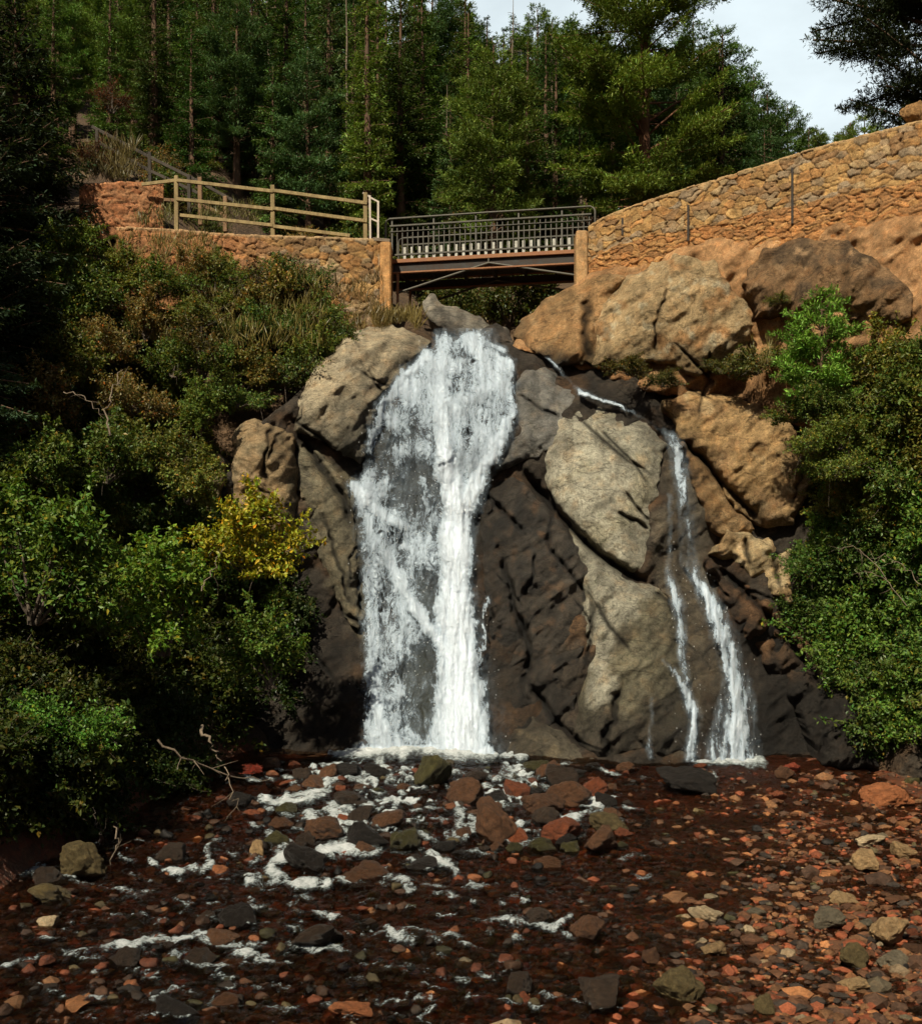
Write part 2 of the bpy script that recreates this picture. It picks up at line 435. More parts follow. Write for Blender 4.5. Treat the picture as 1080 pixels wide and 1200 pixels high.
def ground_col(X, Y, Z):
    p = np.stack([X, Y, Z], -1); n = fbm(p * .7, 4, 21)[..., None]; n2 = fbm(p * 3, 3, 22)[..., None]
    streamy = ((Y < 25.2) & (Z < .8) & (X > np.interp(Y, [4, 13, 18, 24, 26], [-7.6, -6.6, -6.0, -5.0, -4.2]) - .3) & (X < 9))[..., None] * 1.0
    warm = np.array([.11, .047, .021]); dk = np.array([.115, .05, .023])
    side = sstep(-2.5, 4.5, X)[..., None]
    cs = (dk * (1 - side) + warm * side) * (1 + .8 * n + .4 * n2)
    cb = np.array([.075, .044, .022]) * (1 + .6 * n)
    c = cs * streamy + cb * (1 - streamy)
    return np.concatenate([np.clip(c, .008, 1), streamy], -1)


xs = np.unique(np.concatenate([np.linspace(-300, -40, 14), np.linspace(-40, -14, 27), np.arange(-14, 13, .11), np.linspace(13, 40, 28), np.linspace(40, 300, 14)]))
ys = np.unique(np.concatenate([np.linspace(-30, 6, 19), np.arange(6, 26, .11), np.linspace(26, 40, 36), np.linspace(40, 130, 46), np.linspace(130, 600, 24)]))
o = obj('terrain', grid_mesh('terrain', xs, ys, terrain, ground_col, M['ground'])); tag(o, kind='structure')

# ------------------------------------------------------------------ the rock face: shared base depth through surveyed points
CP = np.array([(540, 395, 29.2), (500, 415, 28.7), (600, 428, 28.6), (525, 560, 27.3), (430, 590, 27.0), (570, 600, 27.3), (520, 700, 26.1), (430, 720, 26.2),
    (530, 870, 24.6), (430, 870, 24.9), (580, 880, 24.4), (400, 398, 28.7), (360, 465, 27.7), (370, 560, 27.1), (345, 700, 26.9), (375, 860, 25.8), (310, 520, 26.8),
    (290, 700, 26.7), (290, 880, 25.6), (650, 470, 27.9), (700, 560, 26.5), (640, 650, 26.2), (610, 760, 25.7), (700, 800, 24.9), (760, 870, 24.2), (680, 880, 24.3),
    (600, 820, 25.4), (785, 530, 27.2), (800, 650, 26.3), (850, 800, 25.1), (860, 885, 24.4), (790, 870, 24.3), (885, 620, 26.6), (930, 700, 26.1), (900, 800, 25.9),
    (960, 800, 25.2), (980, 880, 24.3), (910, 890, 25.0), (850, 480, 27.6), (950, 500, 26.4), (1010, 600, 25.3), (1060, 800, 23.6), (1080, 265, 24.9), (870, 285, 27.5),
    (680, 335, 30.1), (1080, 400, 23.6), (870, 430, 27.3), (750, 430, 28.2), (620, 410, 29.1), (1000, 470, 25.2), (1150, 600, 23.0), (250, 560, 26.2), (1160, 300, 23.5), (960, 300, 26.2), (780, 310, 28.6), (460, 380, 30.0), (560, 370, 31.0)], float)


def _tps(r): return np.where(r > 1e-6, r * r * np.log(np.maximum(r, 1e-6)), 0)


_n = len(CP); _c = CP[:, :2] / 300
_A = np.zeros((_n + 3, _n + 3)); _A[:_n, :_n] = _tps(np.linalg.norm(_c[:, None] - _c[None], axis=-1)) + np.eye(_n) * .01
_A[:_n, _n] = 1; _A[:_n, _n + 1:] = _c; _A[_n, :_n] = 1; _A[_n + 1:, :_n] = _c.T
_W = np.linalg.solve(_A, np.concatenate([CP[:, 2], [0, 0, 0]]))


def D0(u, v):
    sh = np.shape(u); q = np.stack([np.ravel(u), np.ravel(v)], -1) / 300
    r = np.zeros(len(q))
    for k in range(_n): r += _W[k] * _tps(np.hypot(q[:, 0] - _c[k, 0], q[:, 1] - _c[k, 1]))
    return (r + _W[_n] + q @ _W[_n + 1:]).reshape(sh)


# cracks seen in the rock: outline points, half width (px), depth (m)
CRACKS = [([(606, 545), (640, 585), (668, 618), (700, 650), (735, 672), (770, 690)], 5, .5), ([(560, 570), (590, 600), (612, 622)], 3, .25),
    ([(345, 500), (372, 540), (400, 580), (415, 620)], 4, .35), ([(604, 462), (640, 480), (660, 492)], 2, .12), ([(668, 480), (700, 510), (735, 540), (770, 560)], 2.2, .10),
    ([(700, 500), (720, 520), (745, 545), (765, 575)], 2, .08), ([(585, 640), (600, 700), (620, 760), (612, 830)], 4, .3), ([(620, 800), (655, 850), (690, 880)], 4, .3),
    ([(690, 690), (695, 740), (680, 790)], 3, .2), ([(710, 890), (712, 850), (730, 800)], 5, .3), ([(690, 345), (686, 390), (690, 425)], 5, .3),
    ([(808, 520), (850, 570), (890, 610)], 4, .3), ([(640, 590), (650, 650), (690, 700)], 2.5, .15), ([(378, 600), (398, 660), (414, 720)], 2.2, .15),
    ([(830, 655), (870, 690), (920, 745), (980, 830)], 4, .35), ([(905, 640), (912, 690)], 2.5, .2), ([(876, 630), (880, 668)], 2.5, .2)]

_rc = random.Random(21)
for _ in range(46):
    _u, _v = _rc.uniform(300, 1000), _rc.uniform(395, 880); _a = (_rc.choice([.9, 1.0, -1.25, .55]) + _rc.gauss(0, .12)); _L = _rc.uniform(26, 105)
    CRACKS.append(([(_u, _v), (_u + .5 * _L * math.cos(_a) + _rc.uniform(-5, 5), _v + .5 * _L * math.sin(_a) + _rc.uniform(-5, 5)), (_u + _L * math.cos(_a), _v + _L * math.sin(_a))], _rc.uniform(1.3, 2.6), _rc.uniform(.06, .2)))
ROCKS = []   # every rock's relief, so that the water can lie on them


def rock_depth(R, u, v, full=True):
    sd = poly_sd(u, v, R['poly'])
    wob = fbm(np.stack([u * .045, v * .045, u * 0 + R['seed']], -1), 3, 5) * R.get('wob', 5.0)
    sd = sd + wob
    w = R.get('w', 40.); B = R.get('B', .8)
    t = np.clip(sd / w, 0, 1); dome = (1 - (1 - t) ** 2) * .6 + .4 * np.sqrt(np.clip(1 - (1 - t) ** 2, 0, 1))
    D = R['base'](u, v) - R.get('off', 0.) - B * dome
    q = np.stack([u, v, D * 40], -1)
    ca, sa = math.cos(R.get('ang', .7)), math.sin(R.get('ang', .7))
    q2 = np.stack([(u * ca + v * sa) * .35, (-u * sa + v * ca), D * 30], -1)
    amp = R.get('amp', .25)
    n = fbm(q * .009, 3, int(R['seed'])) * amp * .7 + (ridged(q2 * .02, 4, int(R['seed']) + 50) - .55) * amp * R.get('strata', .5) * .3
    # angular planes: each cell of the joint pattern is a tilted facet
    fs = R.get('fs', .017); fa = amp * R.get('facet', .5); wx = noise3(q * .018, 3) * .22 + noise3(q * .07, 5) * .06; wy = noise3(q * .018, 4) * .22 + noise3(q * .07, 6) * .06; facet = 0
    ur, vr = u * .88 + v * .47, -u * .47 + v * .88
    for kk, (fm, am) in enumerate(((1, 2.7), (2.3, 1.8), (5.3, .95), (11., .4))):
        facet = facet + am * fa * tri2(ur * fs * fm * 1.15 + wx * 1.3 + kk * .37, vr * fs * fm * .62 + wy * 1.3, int(R['seed']) + 31 * kk)
    D = D - n + facet + 0 * u + fbm(q * .06, 3, 77) * amp * -.06 + fbm(q * .2, 2, 78) * amp * -.05
    cr = np.zeros(np.shape(u))
    for pts, cw, cd in CRACKS:
        if cd <= 0: continue
        pa = np.asarray(pts, float); lo = pa.min(0) - cw * 4 - 16; hi = pa.max(0) + cw * 4 + 16
        m = (u > lo[0]) & (u < hi[0]) & (v > lo[1]) & (v < hi[1])
        if not m.any(): continue
        um, vm = u[m], v[m]
        jit = 9 * noise3(np.stack([um * .03, vm * .03, um * 0 + cw], -1), 9) + 4 * noise3(np.stack([um * .1, vm * .1, um * 0 + cw], -1), 10)
        dd, tt = seg_dist(um + jit, vm + jit, pts); g = np.exp(-(dd / cw) ** 2) * np.clip(np.minimum(tt, 1 - tt) * 6, .25, 1)
        # one side of a joint stands a little proud of the other
        D[m] = D[m] + g * cd; cr[m] = np.maximum(cr[m], g); continue
        D = D + g * cd; cr = np.maximum(cr, g)
    return D, sd, cr


def relief(name, R, step=1.6, skirt=1.6, mat=None):
    pl = np.asarray(R['poly'], float); lo = pl.min(0) - 14; hi = pl.max(0) + 14
    us = np.arange(lo[0], hi[0] + step, step); vs = np.arange(lo[1], hi[1] + step, step)
    U, V = np.meshgrid(us, vs)
    _, sd, _ = rock_depth(R, U, V)
    gv, gu = np.gradient(sd, step); gl = np.maximum(np.hypot(gu, gv), .3)
    ins = sd > 0
    cell = ins[:-1, :-1] | ins[1:, :-1] | ins[:-1, 1:] | ins[1:, 1:]
    need = ~ins
    mv = np.clip(-sd / gl, 0, step * 1.2)
    U2 = np.where(need, U + gu / gl * mv, U); V2 = np.where(need, V + gv / gl * mv, V)
    D, sd2, cr = rock_depth(R, U2, V2)
    pos = P(U2, V2, D)
    c = R['col'](U2, V2, sd2, D)
    c[..., :3] *= (1 - .85 * cr)[..., None]
    stn = fbm(np.stack([U2 * .05, V2 * .007, U2 * 0 + R['seed']], -1), 4, 12); c[..., :3] *= (1 - .26 * sstep(.02, .38, stn))[..., None]
    ju = 14 * nz(U2, V2, 64, .03); damp = np.maximum(stroke(U2 + ju, V2, [(550, 402, 70, .9), (520, 480, 95, .9), (500, 600, 112, .95), (505, 740, 112, 1), (510, 890, 130, 1)], 4), stroke(U2 + ju, V2, [(640, 420, 14, .8), (735, 480, 16, .9), (792, 520, 22, .9), (806, 640, 34, .8), (835, 740, 50, .9), (835, 890, 80, 1)], 4))
    if mat is None: c[..., :3] *= (1 - .52 * damp)[..., None]; c[..., 3] = np.maximum(c[..., 3], damp * .85)
    n = len(us); idx = np.arange(U.size).reshape(U.shape)
    f = np.stack([idx[:-1, :-1][cell], idx[1:, :-1][cell], idx[1:, 1:][cell], idx[:-1, 1:][cell]], -1)
    used = np.unique(f); mp = np.full(U.size, -1); mp[used] = np.arange(len(used)); f = mp[f]
    v = pos.reshape(-1, 3)[used]; c = c.reshape(-1, 4)[used]
    e = np.concatenate([f[:, [0, 1]], f[:, [1, 2]], f[:, [2, 3]], f[:, [3, 0]]]); key = np.sort(e, 1)
    _, inv, cnt = np.unique(key, axis=0, return_inverse=True, return_counts=True); inv = inv.ravel()
    be = e[cnt[inv] == 1]
    bv = np.unique(be); m2 = np.full(len(v), -1); m2[bv] = len(v) + np.arange(len(bv))
    ctr = v.mean(0)
    ring = v[bv] + np.array([0, 1, 0]) * skirt + (ctr - v[bv]) * np.array([.12, 0, .12])
    f = np.vstack([f, np.stack([be[:, 1], be[:, 0], m2[be[:, 0]], m2[be[:, 1]]], -1)])
    v = np.vstack([v, ring]); c = np.vstack([c, c[bv] * .8])
    org = np.array([ctr[0], ctr[1], v[:, 2].min()])
    me = mesh_np(name, v, f, mat or M['rock'], c, origin=org)
    o = obj(name, me, None, org); ROCKS.append(R)
    return o


def C(*a): return np.array(a, float)


def nz(u, v, s, sc): return fbm(np.stack([u * sc, v * sc, u * 0 + s * 7.7], -1), 4, s)


def blend(c, k, rgb):
    k = np.clip(k, 0, 1)[..., None]; return c * (1 - k) + np.asarray(rgb) * k


def region(u, v, pts, soft=14, s=1):
    return sstep(-soft, soft, poly_sd(u, v, pts) + nz(u, v, s, .03) * 22)


CREAM, GREY, DARK, BROWN, OLIVE, TAN, ORANGE, BLACK = C(.365, .345, .268), C(.17, .165, .14), C(.050, .040, .030), C(.13, .078, .042), C(.19, .165, .105), C(.35, .235, .12), C(.36, .165, .06), C(.018, .015, .012)


def col_cliff(u, v, sd, D):
    c = np.broadcast_to(DARK, u.shape + (3,)).copy()
    n = nz(u, v, 11, .02); st = fbm(np.stack([u * .05, v * .008, u * 0], -1), 4, 12)
    c = blend(c, sstep(-.1, .35, n), BROWN * .75)
    c = blend(c, region(u, v, [(350, 505), (412, 560), (425, 640), (425, 750), (395, 700), (362, 600)], 8), OLIVE * .9)
    c = blend(c, region(u, v, [(440, 450), (520, 540), (520, 680), (430, 700), (415, 560)], 10, 4), C(.055, .054, .044))
    c = blend(c, region(u, v, [(470, 660), (515, 700), (515, 870), (465, 870)], 10, 4), C(.062, .064, .042))
    c = blend(c, region(u, v, [(600, 560), (650, 610), (690, 690), (690, 760), (640, 740), (600, 680), (575, 620)], 12, 6), BROWN * .95)
    c = blend(c, region(u, v, [(785, 520), (830, 560), (835, 650), (860, 760), (800, 880), (760, 800), (770, 700), (772, 600)], 10, 7), C(.14, .115, .08))
    c = blend(c, region(u, v, [(850, 690), (940, 750), (1040, 890), (868, 900), (884, 800)], 14, 8), BLACK * .8)  # recess right of the small fall: its deep shade painted into the rock
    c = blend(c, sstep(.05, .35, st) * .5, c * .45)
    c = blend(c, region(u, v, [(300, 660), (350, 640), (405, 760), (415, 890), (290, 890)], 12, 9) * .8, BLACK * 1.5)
    wet = np.clip(1 - np.abs(u - 510) / 130, .25, 1) * np.ones_like(u)
    return np.concatenate([np.clip(c, .008, .8), wet[..., None]], -1)


cliff_R = dict(poly=[(262, 560), (300, 500), (355, 455), (400, 398), (470, 385), (505, 398), (545, 392), (600, 402), (660, 425), (740, 440), (800, 455), (900, 470), (990, 560), (1060, 700), (1085, 925), (240, 925), (240, 700)],
               base=D0, seed=3, w=10, B=.1, off=-.04, amp=.36, strata=.7, facet=.5, col=col_cliff, wob=4)
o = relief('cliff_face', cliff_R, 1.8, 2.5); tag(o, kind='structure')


# orange soil slope below the right-hand parapet
def col_soil(u, v, sd, D):
    c = np.broadcast_to(C(.38, .215, .10), u.shape + (3,)).copy()
    n = nz(u, v, 31, .02)
    c = blend(c, sstep(-.1, .3, n) * .75, C(.25, .135, .06)); c = blend(c, sstep(.15, .5, nz(u, v, 32, .05)) * .6, C(.43, .27, .14))
    c = blend(c, sstep(380, 470, v) * .6, C(.16, .085, .04))
    return np.concatenate([c, np.zeros(u.shape + (1,))], -1)


soil_R = dict(poly=[(600, 405), (640, 352), (690, 322), (800, 285), (900, 268), (1100, 250), (1250, 250), (1250, 560), (1000, 520), (900, 480), (780, 462), (700, 440)], base=lambda u, v: D0(u, v) - .12,
              seed=8, w=14, B=.15, amp=.30, strata=.5, facet=.9, col=col_soil, wob=4)
o = relief('earth_bank', soil_R, 2.6, 2.0, M['soil']); tag(o, kind='structure')


def mk_col(main, alt, alt2, s, sc=.025, wet=0., low=None, lowv=None):
    def f(u, v, sd, D):
        c = np.broadcast_to(main, u.shape + (3,)).copy()
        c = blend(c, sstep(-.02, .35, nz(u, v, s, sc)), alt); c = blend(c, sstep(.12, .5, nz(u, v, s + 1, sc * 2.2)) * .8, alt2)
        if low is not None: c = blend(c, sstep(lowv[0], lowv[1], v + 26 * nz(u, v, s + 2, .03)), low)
        w = np.full(u.shape + (1,), wet)
        return np.concatenate([np.clip(c, .006, .8), w], -1)
    return f


def col_slab(u, v, sd, D):
    c = np.broadcast_to(CREAM, u.shape + (3,)).copy()
    c = blend(c, sstep(.0, .4, nz(u, v, 41, .02)) * .6, C(.33, .30, .20)); c = blend(c, sstep(.1, .5, nz(u, v, 42, .05)) * .55, C(.43, .40, .31))
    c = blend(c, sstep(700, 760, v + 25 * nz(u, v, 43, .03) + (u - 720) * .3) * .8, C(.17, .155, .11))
    c = blend(c, sstep(.28, .5, nz(u, v, 44, .06)) * .35, C(.22, .15, .08))
    c = blend(c, sstep(28, 0, sd + 12 * nz(u, v, 45, .04)) * sstep(700, 660, u) * sstep(600, 520, v) * .6, C(.24, .22, .17))
    return np.concatenate([c, np.full(u.shape + (1,), .05)], -1)


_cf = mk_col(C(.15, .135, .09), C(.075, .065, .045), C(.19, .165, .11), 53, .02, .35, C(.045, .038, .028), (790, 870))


def col_foot(u, v, sd, D):
    c = _cf(u, v, sd, D); k = region(u, v, [(655, 600), (765, 690), (748, 712), (722, 750), (716, 800), (700, 830), (684, 830), (682, 750), (686, 690)], 9, 46)
    c[..., :3] = blend(c[..., :3], k, CREAM * (.85 + .2 * nz(u, v, 47, .03))[..., None]); return c


def boulder(poly, colf, label, seed, off=.1, B=.7, w=34, amp=.22, step=1.5, name='boulder', cat='boulder', group=None, base=D0, **kw):
    R = dict(poly=poly, base=base, seed=seed, off=off if base is not D0 else off * .55 - .06, B=B * .66, w=w * .8, amp=amp * 1.15, col=colf, **{**dict(facet=.7, wob=7.0), **kw})
    return tag(relief(name, R, step), label, cat, group)


boulder([(603, 420), (640, 428), (684, 462), (680, 490), (650, 525), (612, 540), (575, 560), (590, 530), (602, 490), (606, 455)], mk_col(C(.17, .165, .15), C(.125, .125, .118), C(.24, .225, .19), 51, wet=.7),
        'smooth blue-grey wet rock slab touching the right edge of the tall fall', 51, .15, .45, 34, .14, name='rock_slab', cat='rock slab')
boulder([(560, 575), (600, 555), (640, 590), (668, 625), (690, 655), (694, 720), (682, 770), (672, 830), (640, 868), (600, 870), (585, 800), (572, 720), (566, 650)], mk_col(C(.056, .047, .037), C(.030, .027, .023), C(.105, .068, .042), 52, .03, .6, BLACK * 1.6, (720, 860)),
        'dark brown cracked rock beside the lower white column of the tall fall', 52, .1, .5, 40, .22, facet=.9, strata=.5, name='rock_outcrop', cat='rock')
boulder([(664, 612), (690, 640), (735, 668), (772, 690), (800, 740), (812, 800), (815, 890), (700, 892), (672, 860), (676, 790), (684, 700)], col_foot,
        'big rounded olive-grey rock between the two falls, at the foot of the cream slab', 53, .05, .75, 60, .2, name='boulder')
boulder([(678, 470), (657, 490), (640, 522), (637, 560), (651, 592), (668, 616), (690, 640), (715, 660), (742, 676), (756, 672), (762, 612), (772, 568), (779, 522), (758, 495), (720, 478)], col_slab,
        'great pale cream rock slab with a diagonal crack, between the tall fall and the small fall', 54, .22, .5, 46, .16, name='rock_slab', cat='rock slab', strata=.4, facet=.35)
boulder([(588, 885), (600, 862), (625, 843), (645, 850), (670, 868), (695, 890), (690, 905), (600, 905)], mk_col(C(.10, .085, .06), C(.06, .05, .036), C(.15, .12, .075), 55, wet=.5),
        'low triangular grey-brown boulder at the right foot of the tall fall', 55, .55, .4, 22, .14)
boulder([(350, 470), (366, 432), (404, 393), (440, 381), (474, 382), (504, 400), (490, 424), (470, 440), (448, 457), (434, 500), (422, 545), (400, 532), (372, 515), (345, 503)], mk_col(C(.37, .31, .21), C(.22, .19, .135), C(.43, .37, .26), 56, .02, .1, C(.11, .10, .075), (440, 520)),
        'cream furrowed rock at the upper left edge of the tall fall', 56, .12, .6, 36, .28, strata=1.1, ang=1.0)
boulder([(346, 520), (372, 528), (405, 565), (414, 610), (420, 680), (424, 745), (405, 722), (380, 665), (358, 600), (346, 555)], mk_col(C(.17, .15, .10), C(.11, .098, .07), C(.23, .195, .125), 57, .03, .3),
        'long leaning olive-grey slab along the left edge of the tall fall', 57, .2, .4, 24, .15, name='rock_slab', cat='rock slab', strata=.8, ang=1.1)
boulder([(272, 510), (280, 497), (299, 489), (321, 499), (342, 508), (348, 545), (350, 600), (345, 660), (290, 660), (276, 600)], mk_col(C(.30, .215, .12), C(.19, .15, .09), C(.36, .27, .16), 58, .03, 0),
        'upright tan boulder above the yellow bush', 58, .35, .6, 26, .2)
boulder([(245, 560), (249, 540), (256, 534), (263, 540), (264, 565), (255, 585)], mk_col(C(.24, .185, .11), C(.16, .13, .08), C(.3, .24, .15), 59),
        'small tan rock poking out left of the upright tan boulder', 59, .5, .3, 9, .1)
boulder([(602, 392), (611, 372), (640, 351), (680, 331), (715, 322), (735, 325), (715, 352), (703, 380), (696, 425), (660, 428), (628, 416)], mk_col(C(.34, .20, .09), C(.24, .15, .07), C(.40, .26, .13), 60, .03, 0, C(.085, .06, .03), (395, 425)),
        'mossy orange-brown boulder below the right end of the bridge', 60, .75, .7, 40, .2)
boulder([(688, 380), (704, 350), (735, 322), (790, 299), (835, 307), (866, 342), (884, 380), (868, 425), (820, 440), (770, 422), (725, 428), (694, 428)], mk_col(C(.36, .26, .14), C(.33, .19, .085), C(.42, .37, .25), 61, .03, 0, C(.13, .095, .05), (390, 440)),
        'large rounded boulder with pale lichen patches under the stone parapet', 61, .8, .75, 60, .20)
boulder([(868, 330), (895, 294), (935, 279), (990, 283), (1040, 312), (1072, 345), (1065, 375), (1000, 372), (940, 372), (890, 366)], mk_col(C(.20, .12, .06), C(.10, .066, .038), C(.34, .22, .12), 62, .03, 0),
        'dark brown boulder bedded in orange soil just under the stone parapet', 62, .8, .55, 44, .22)
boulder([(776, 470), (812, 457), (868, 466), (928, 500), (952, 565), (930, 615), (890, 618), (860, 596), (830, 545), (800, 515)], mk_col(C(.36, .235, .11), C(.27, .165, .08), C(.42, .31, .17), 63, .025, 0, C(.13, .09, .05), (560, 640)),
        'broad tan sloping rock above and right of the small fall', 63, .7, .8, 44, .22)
boulder([(800, 520), (830, 545), (860, 594), (885, 620), (860, 640), (838, 628), (815, 580)], mk_col(C(.24, .145, .065), C(.14, .085, .04), C(.30, .2, .1), 64, .03, .1),
        'narrow orange-brown ledge of rock beside the top of the small fall', 64, .3, .35, 16, .2, name='rock_ledge', cat='rock ledge')
boulder([(833, 648), (852, 620), (890, 628), (926, 640), (926, 705), (900, 692), (872, 668)], mk_col(C(.42, .32, .18), C(.30, .2, .1), C(.46, .38, .25), 65, .03, 0),
        'cream and yellow upright rock facets beside the right-hand bushes', 65, .5, .5, 18, .22, facet=1.0)
boulder([(826, 655), (870, 676), (920, 715), (965, 765), (1005, 830), (1030, 900), (965, 900), (940, 845), (890, 770), (845, 715)], mk_col(C(.115, .065, .034), C(.05, .033, .021), C(.17, .1, .05), 66, .03, .2, BLACK, (730, 810)),  # lower end blackened, continuing the painted shade of the recess
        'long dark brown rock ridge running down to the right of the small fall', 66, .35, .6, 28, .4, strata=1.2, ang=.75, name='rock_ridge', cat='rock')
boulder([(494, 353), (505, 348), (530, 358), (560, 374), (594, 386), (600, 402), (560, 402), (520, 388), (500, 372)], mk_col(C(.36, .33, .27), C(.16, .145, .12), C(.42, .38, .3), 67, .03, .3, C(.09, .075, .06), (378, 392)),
        'pale sloping slab under the bridge, just above the lip of the fall', 67, 0, .35, 14, .12, step=1.5, name='rock_slab', cat='rock slab', base=lambda u, v: 30.4 + (400 - v) * .02)
boulder([(560, 396), (566, 384), (582, 378), (596, 386), (600, 400), (580, 406)], mk_col(C(.12, .10, .08), C(.06, .05, .04), C(.2, .17, .13), 68, .04, .5),
        'small dark wet rock at the right of the lip of the fall', 68, .3, .3, 10, .1, step=1.5)


def Dall(u, v):
    """foremost rock depth at a surveyed point"""
    D = np.full(np.shape(u), 1e9)
    for R in ROCKS:
        pl = np.asarray(R['poly'], float); lo = pl.min(0) - 12; hi = pl.max(0) + 12
        m = (u > lo[0]) & (u < hi[0]) & (v > lo[1]) & (v < hi[1])
        if not m.any(): continue
        d, sd, _ = rock_depth(R, u[m], v[m]); D[m] = np.minimum(D[m], np.where(sd > 0, d, 1e9))
    return np.where(D > 1e8, D0(u, v), D)


# ------------------------------------------------------------------ falling water
def blur(a, k):
    for _ in range(3):
        for ax in (0, 1):
            p = np.pad(a, [(k, k) if q == ax else (0, 0) for q in (0, 1)], 'edge')
            cs = np.cumsum(p, ax); z = np.zeros_like(np.take(cs, [0], ax)); cs = np.concatenate([z, cs], ax)
            n = a.shape[ax]; a = (np.take(cs, np.arange(2 * k + 1, 2 * k + 1 + n), ax) - np.take(cs, np.arange(n), ax)) / (2 * k + 1)
    return a


def water_sheet(name, box, densf, step, lift, bk):
    us = np.arange(box[0], box[2], step); vs = np.arange(box[1], box[3], step); U, V = np.meshgrid(us, vs)
    dn = densf(U, V)
    # free-falling water leaves the rock: follow the smoothed, foremost surface
    D = Dall(U, V); E = D.copy()
    for _ in range(bk):
        q = np.pad(E, 1, 'edge'); E = np.minimum.reduce([q[1:-1, 1:-1], q[:-2, 1:-1], q[2:, 1:-1], q[1:-1, :-2], q[1:-1, 2:]])
    Ds = np.minimum(blur(E, bk), D)
    st = fbm(np.stack([U * .11, V * .016, U * 0], -1), 4, 91); st2 = fbm(np.stack([U * .3, V * .04, U * 0], -1), 3, 92)
    D = Ds - lift - dn * .28 - dn * (.16 * st + .07 * st2)
    # never behind the rock, never rising outward upwards
    pos = P(U, V, D); keep = dn > .03
    cell = keep[:-1, :-1] | keep[1:, :-1] | keep[:-1, 1:] | keep[1:, 1:]
    idx = np.arange(U.size).reshape(U.shape)
    f = np.stack([idx[:-1, :-1][cell], idx[1:, :-1][cell], idx[1:, 1:][cell], idx[:-1, 1:][cell]], -1)
    used = np.unique(f); mp = np.full(U.size, -1); mp[used] = np.arange(len(used)); f = mp[f]
    v = pos.reshape(-1, 3)[used]; c = np.repeat(dn.reshape(-1, 1)[used], 3, 1)
    uvw = np.stack([v[:, 0], v[:, 2]], -1)
    org = np.array([v[:, 0].mean(), v[:, 1].mean(), v[:, 2].min()])
    me = mesh_np(name, v, f, M['fall'], np.clip(c, 0, 1), origin=org)
    uvl = me.uv_layers.new(name='flow'); li = np.zeros(len(me.loops), np.int32); me.loops.foreach_get('vertex_index', li)
    uvl.data.foreach_set('uv', uvw[li].astype(np.float32).ravel())
    return me, org, (U, V, dn, pos)


def dens_main(u, v):
    j = 8 * nz(u, v, 71, .04) + 5 * nz(u, v * .5, 72, .13) + 3 * nz(u, v * .5, 79, .3); uu = u + j; vv = v + 16 * nz(u, v, 70, .035) + 6 * nz(u, v, 69, .1); ug = u + 16 * nz(u, v, 68, .035) + 8 * nz(u, v, 67, .1)
    outl = [(495, 408), (482, 436), (450, 456), (436, 500), (424, 545), (410, 568), (412, 610), (417, 667), (422, 737), (420, 810), (424, 882), (585, 882), (574, 830), (569, 765), (562, 720), (549, 662), (557, 620), (560, 575), (578, 541), (600, 503), (606, 461), (603, 420), (580, 402), (540, 393), (512, 400)]
    ins = sstep(-4, 10, poly_sd(uu, v, outl))
    base = .56 + .2 * nz(u, v, 73, .03)
    top = region(uu, v, [(490, 395), (605, 395), (608, 520), (560, 560), (500, 480), (455, 465)], 16, 3)
    base = base + .07 * top
    gaps = np.zeros_like(u)
    for pts, s in (([(446, 560), (462, 542), (490, 536), (512, 552), (516, 590), (510, 625), (486, 604), (455, 588)], 11), ([(478, 664), (500, 668), (518, 690), (516, 722), (500, 715), (484, 690)], 12), ([(476, 760), (500, 748), (512, 765), (510, 835), (500, 866), (480, 862), (472, 820)], 13),
                   ([(505, 400), (560, 402), (540, 418), (515, 416)], 14), ([(425, 520), (445, 500), (462, 520), (445, 545)], 15), ([(540, 575), (580, 560), (575, 700), (556, 690), (552, 640)], 16)):
        gaps = np.maximum(gaps, region(ug, vv, pts, 13, s))
    d = ins * base * (1 - .34 * gaps)
    S = [stroke(uu, v, [(520, 400, 16, .62), (516, 475, 14, .8), (520, 530, 15, .92), (527, 560, 20, 1), (534, 601, 22, 1), (531, 667, 23, 1), (533, 720, 24, 1), (536, 760, 28, 1), (538, 820, 33, 1), (540, 872, 40, 1)], 3),
         stroke(uu, v, [(535, 600, 40, .2), (538, 760, 48, .32), (540, 880, 66, .45)]),
         stroke(uu, v, [(602, 455, 9, .6), (594, 500, 11, .72), (573, 540, 13, .84), (552, 575, 15, .98), (540, 605, 15, 1)]),
         stroke(uu, v, [(414, 568, 9, .8), (432, 590, 16, .78), (458, 610, 16, .72), (486, 622, 12, .55)]),
         stroke(uu, v, [(440, 625, 22, .6), (462, 668, 15, .72), (486, 708, 13, .76), (508, 744, 12, .82), (524, 772, 12, .95)]),
         stroke(uu, v, [(425, 590, 10, .68), (440, 660, 16, .62), (438, 740, 14, .6), (440, 810, 16, .64), (448, 875, 24, .8)]),
         stroke(uu, v, [(465, 760, 9, .55), (462, 820, 10, .58), (466, 875, 16, .75)]),
         stroke(uu, v, [(500, 415, 10, .8), (470, 450, 10, .72), (446, 480, 8, .68), (432, 530, 8, .6)]),
         stroke(uu, v, [(555, 400, 24, .75), (575, 440, 18, .66), (585, 480, 12, .6)]),
         stroke(uu, v, [(495, 560, 5, .55), (505, 620, 8, .6), (505, 660, 6, .5)]),
         stroke(uu, v, [(570, 700, 2.5, .6), (566, 740, 3, .7), (564, 790, 3, .6)])]
    for s in S: d = np.maximum(d, s)
    d = np.maximum(d, .95 * sstep(862, 882, v + 5 * nz(u, v, 66, .1)) * sstep(405, 425, u) * sstep(592, 570, u))
    return np.clip(d, 0, 1)


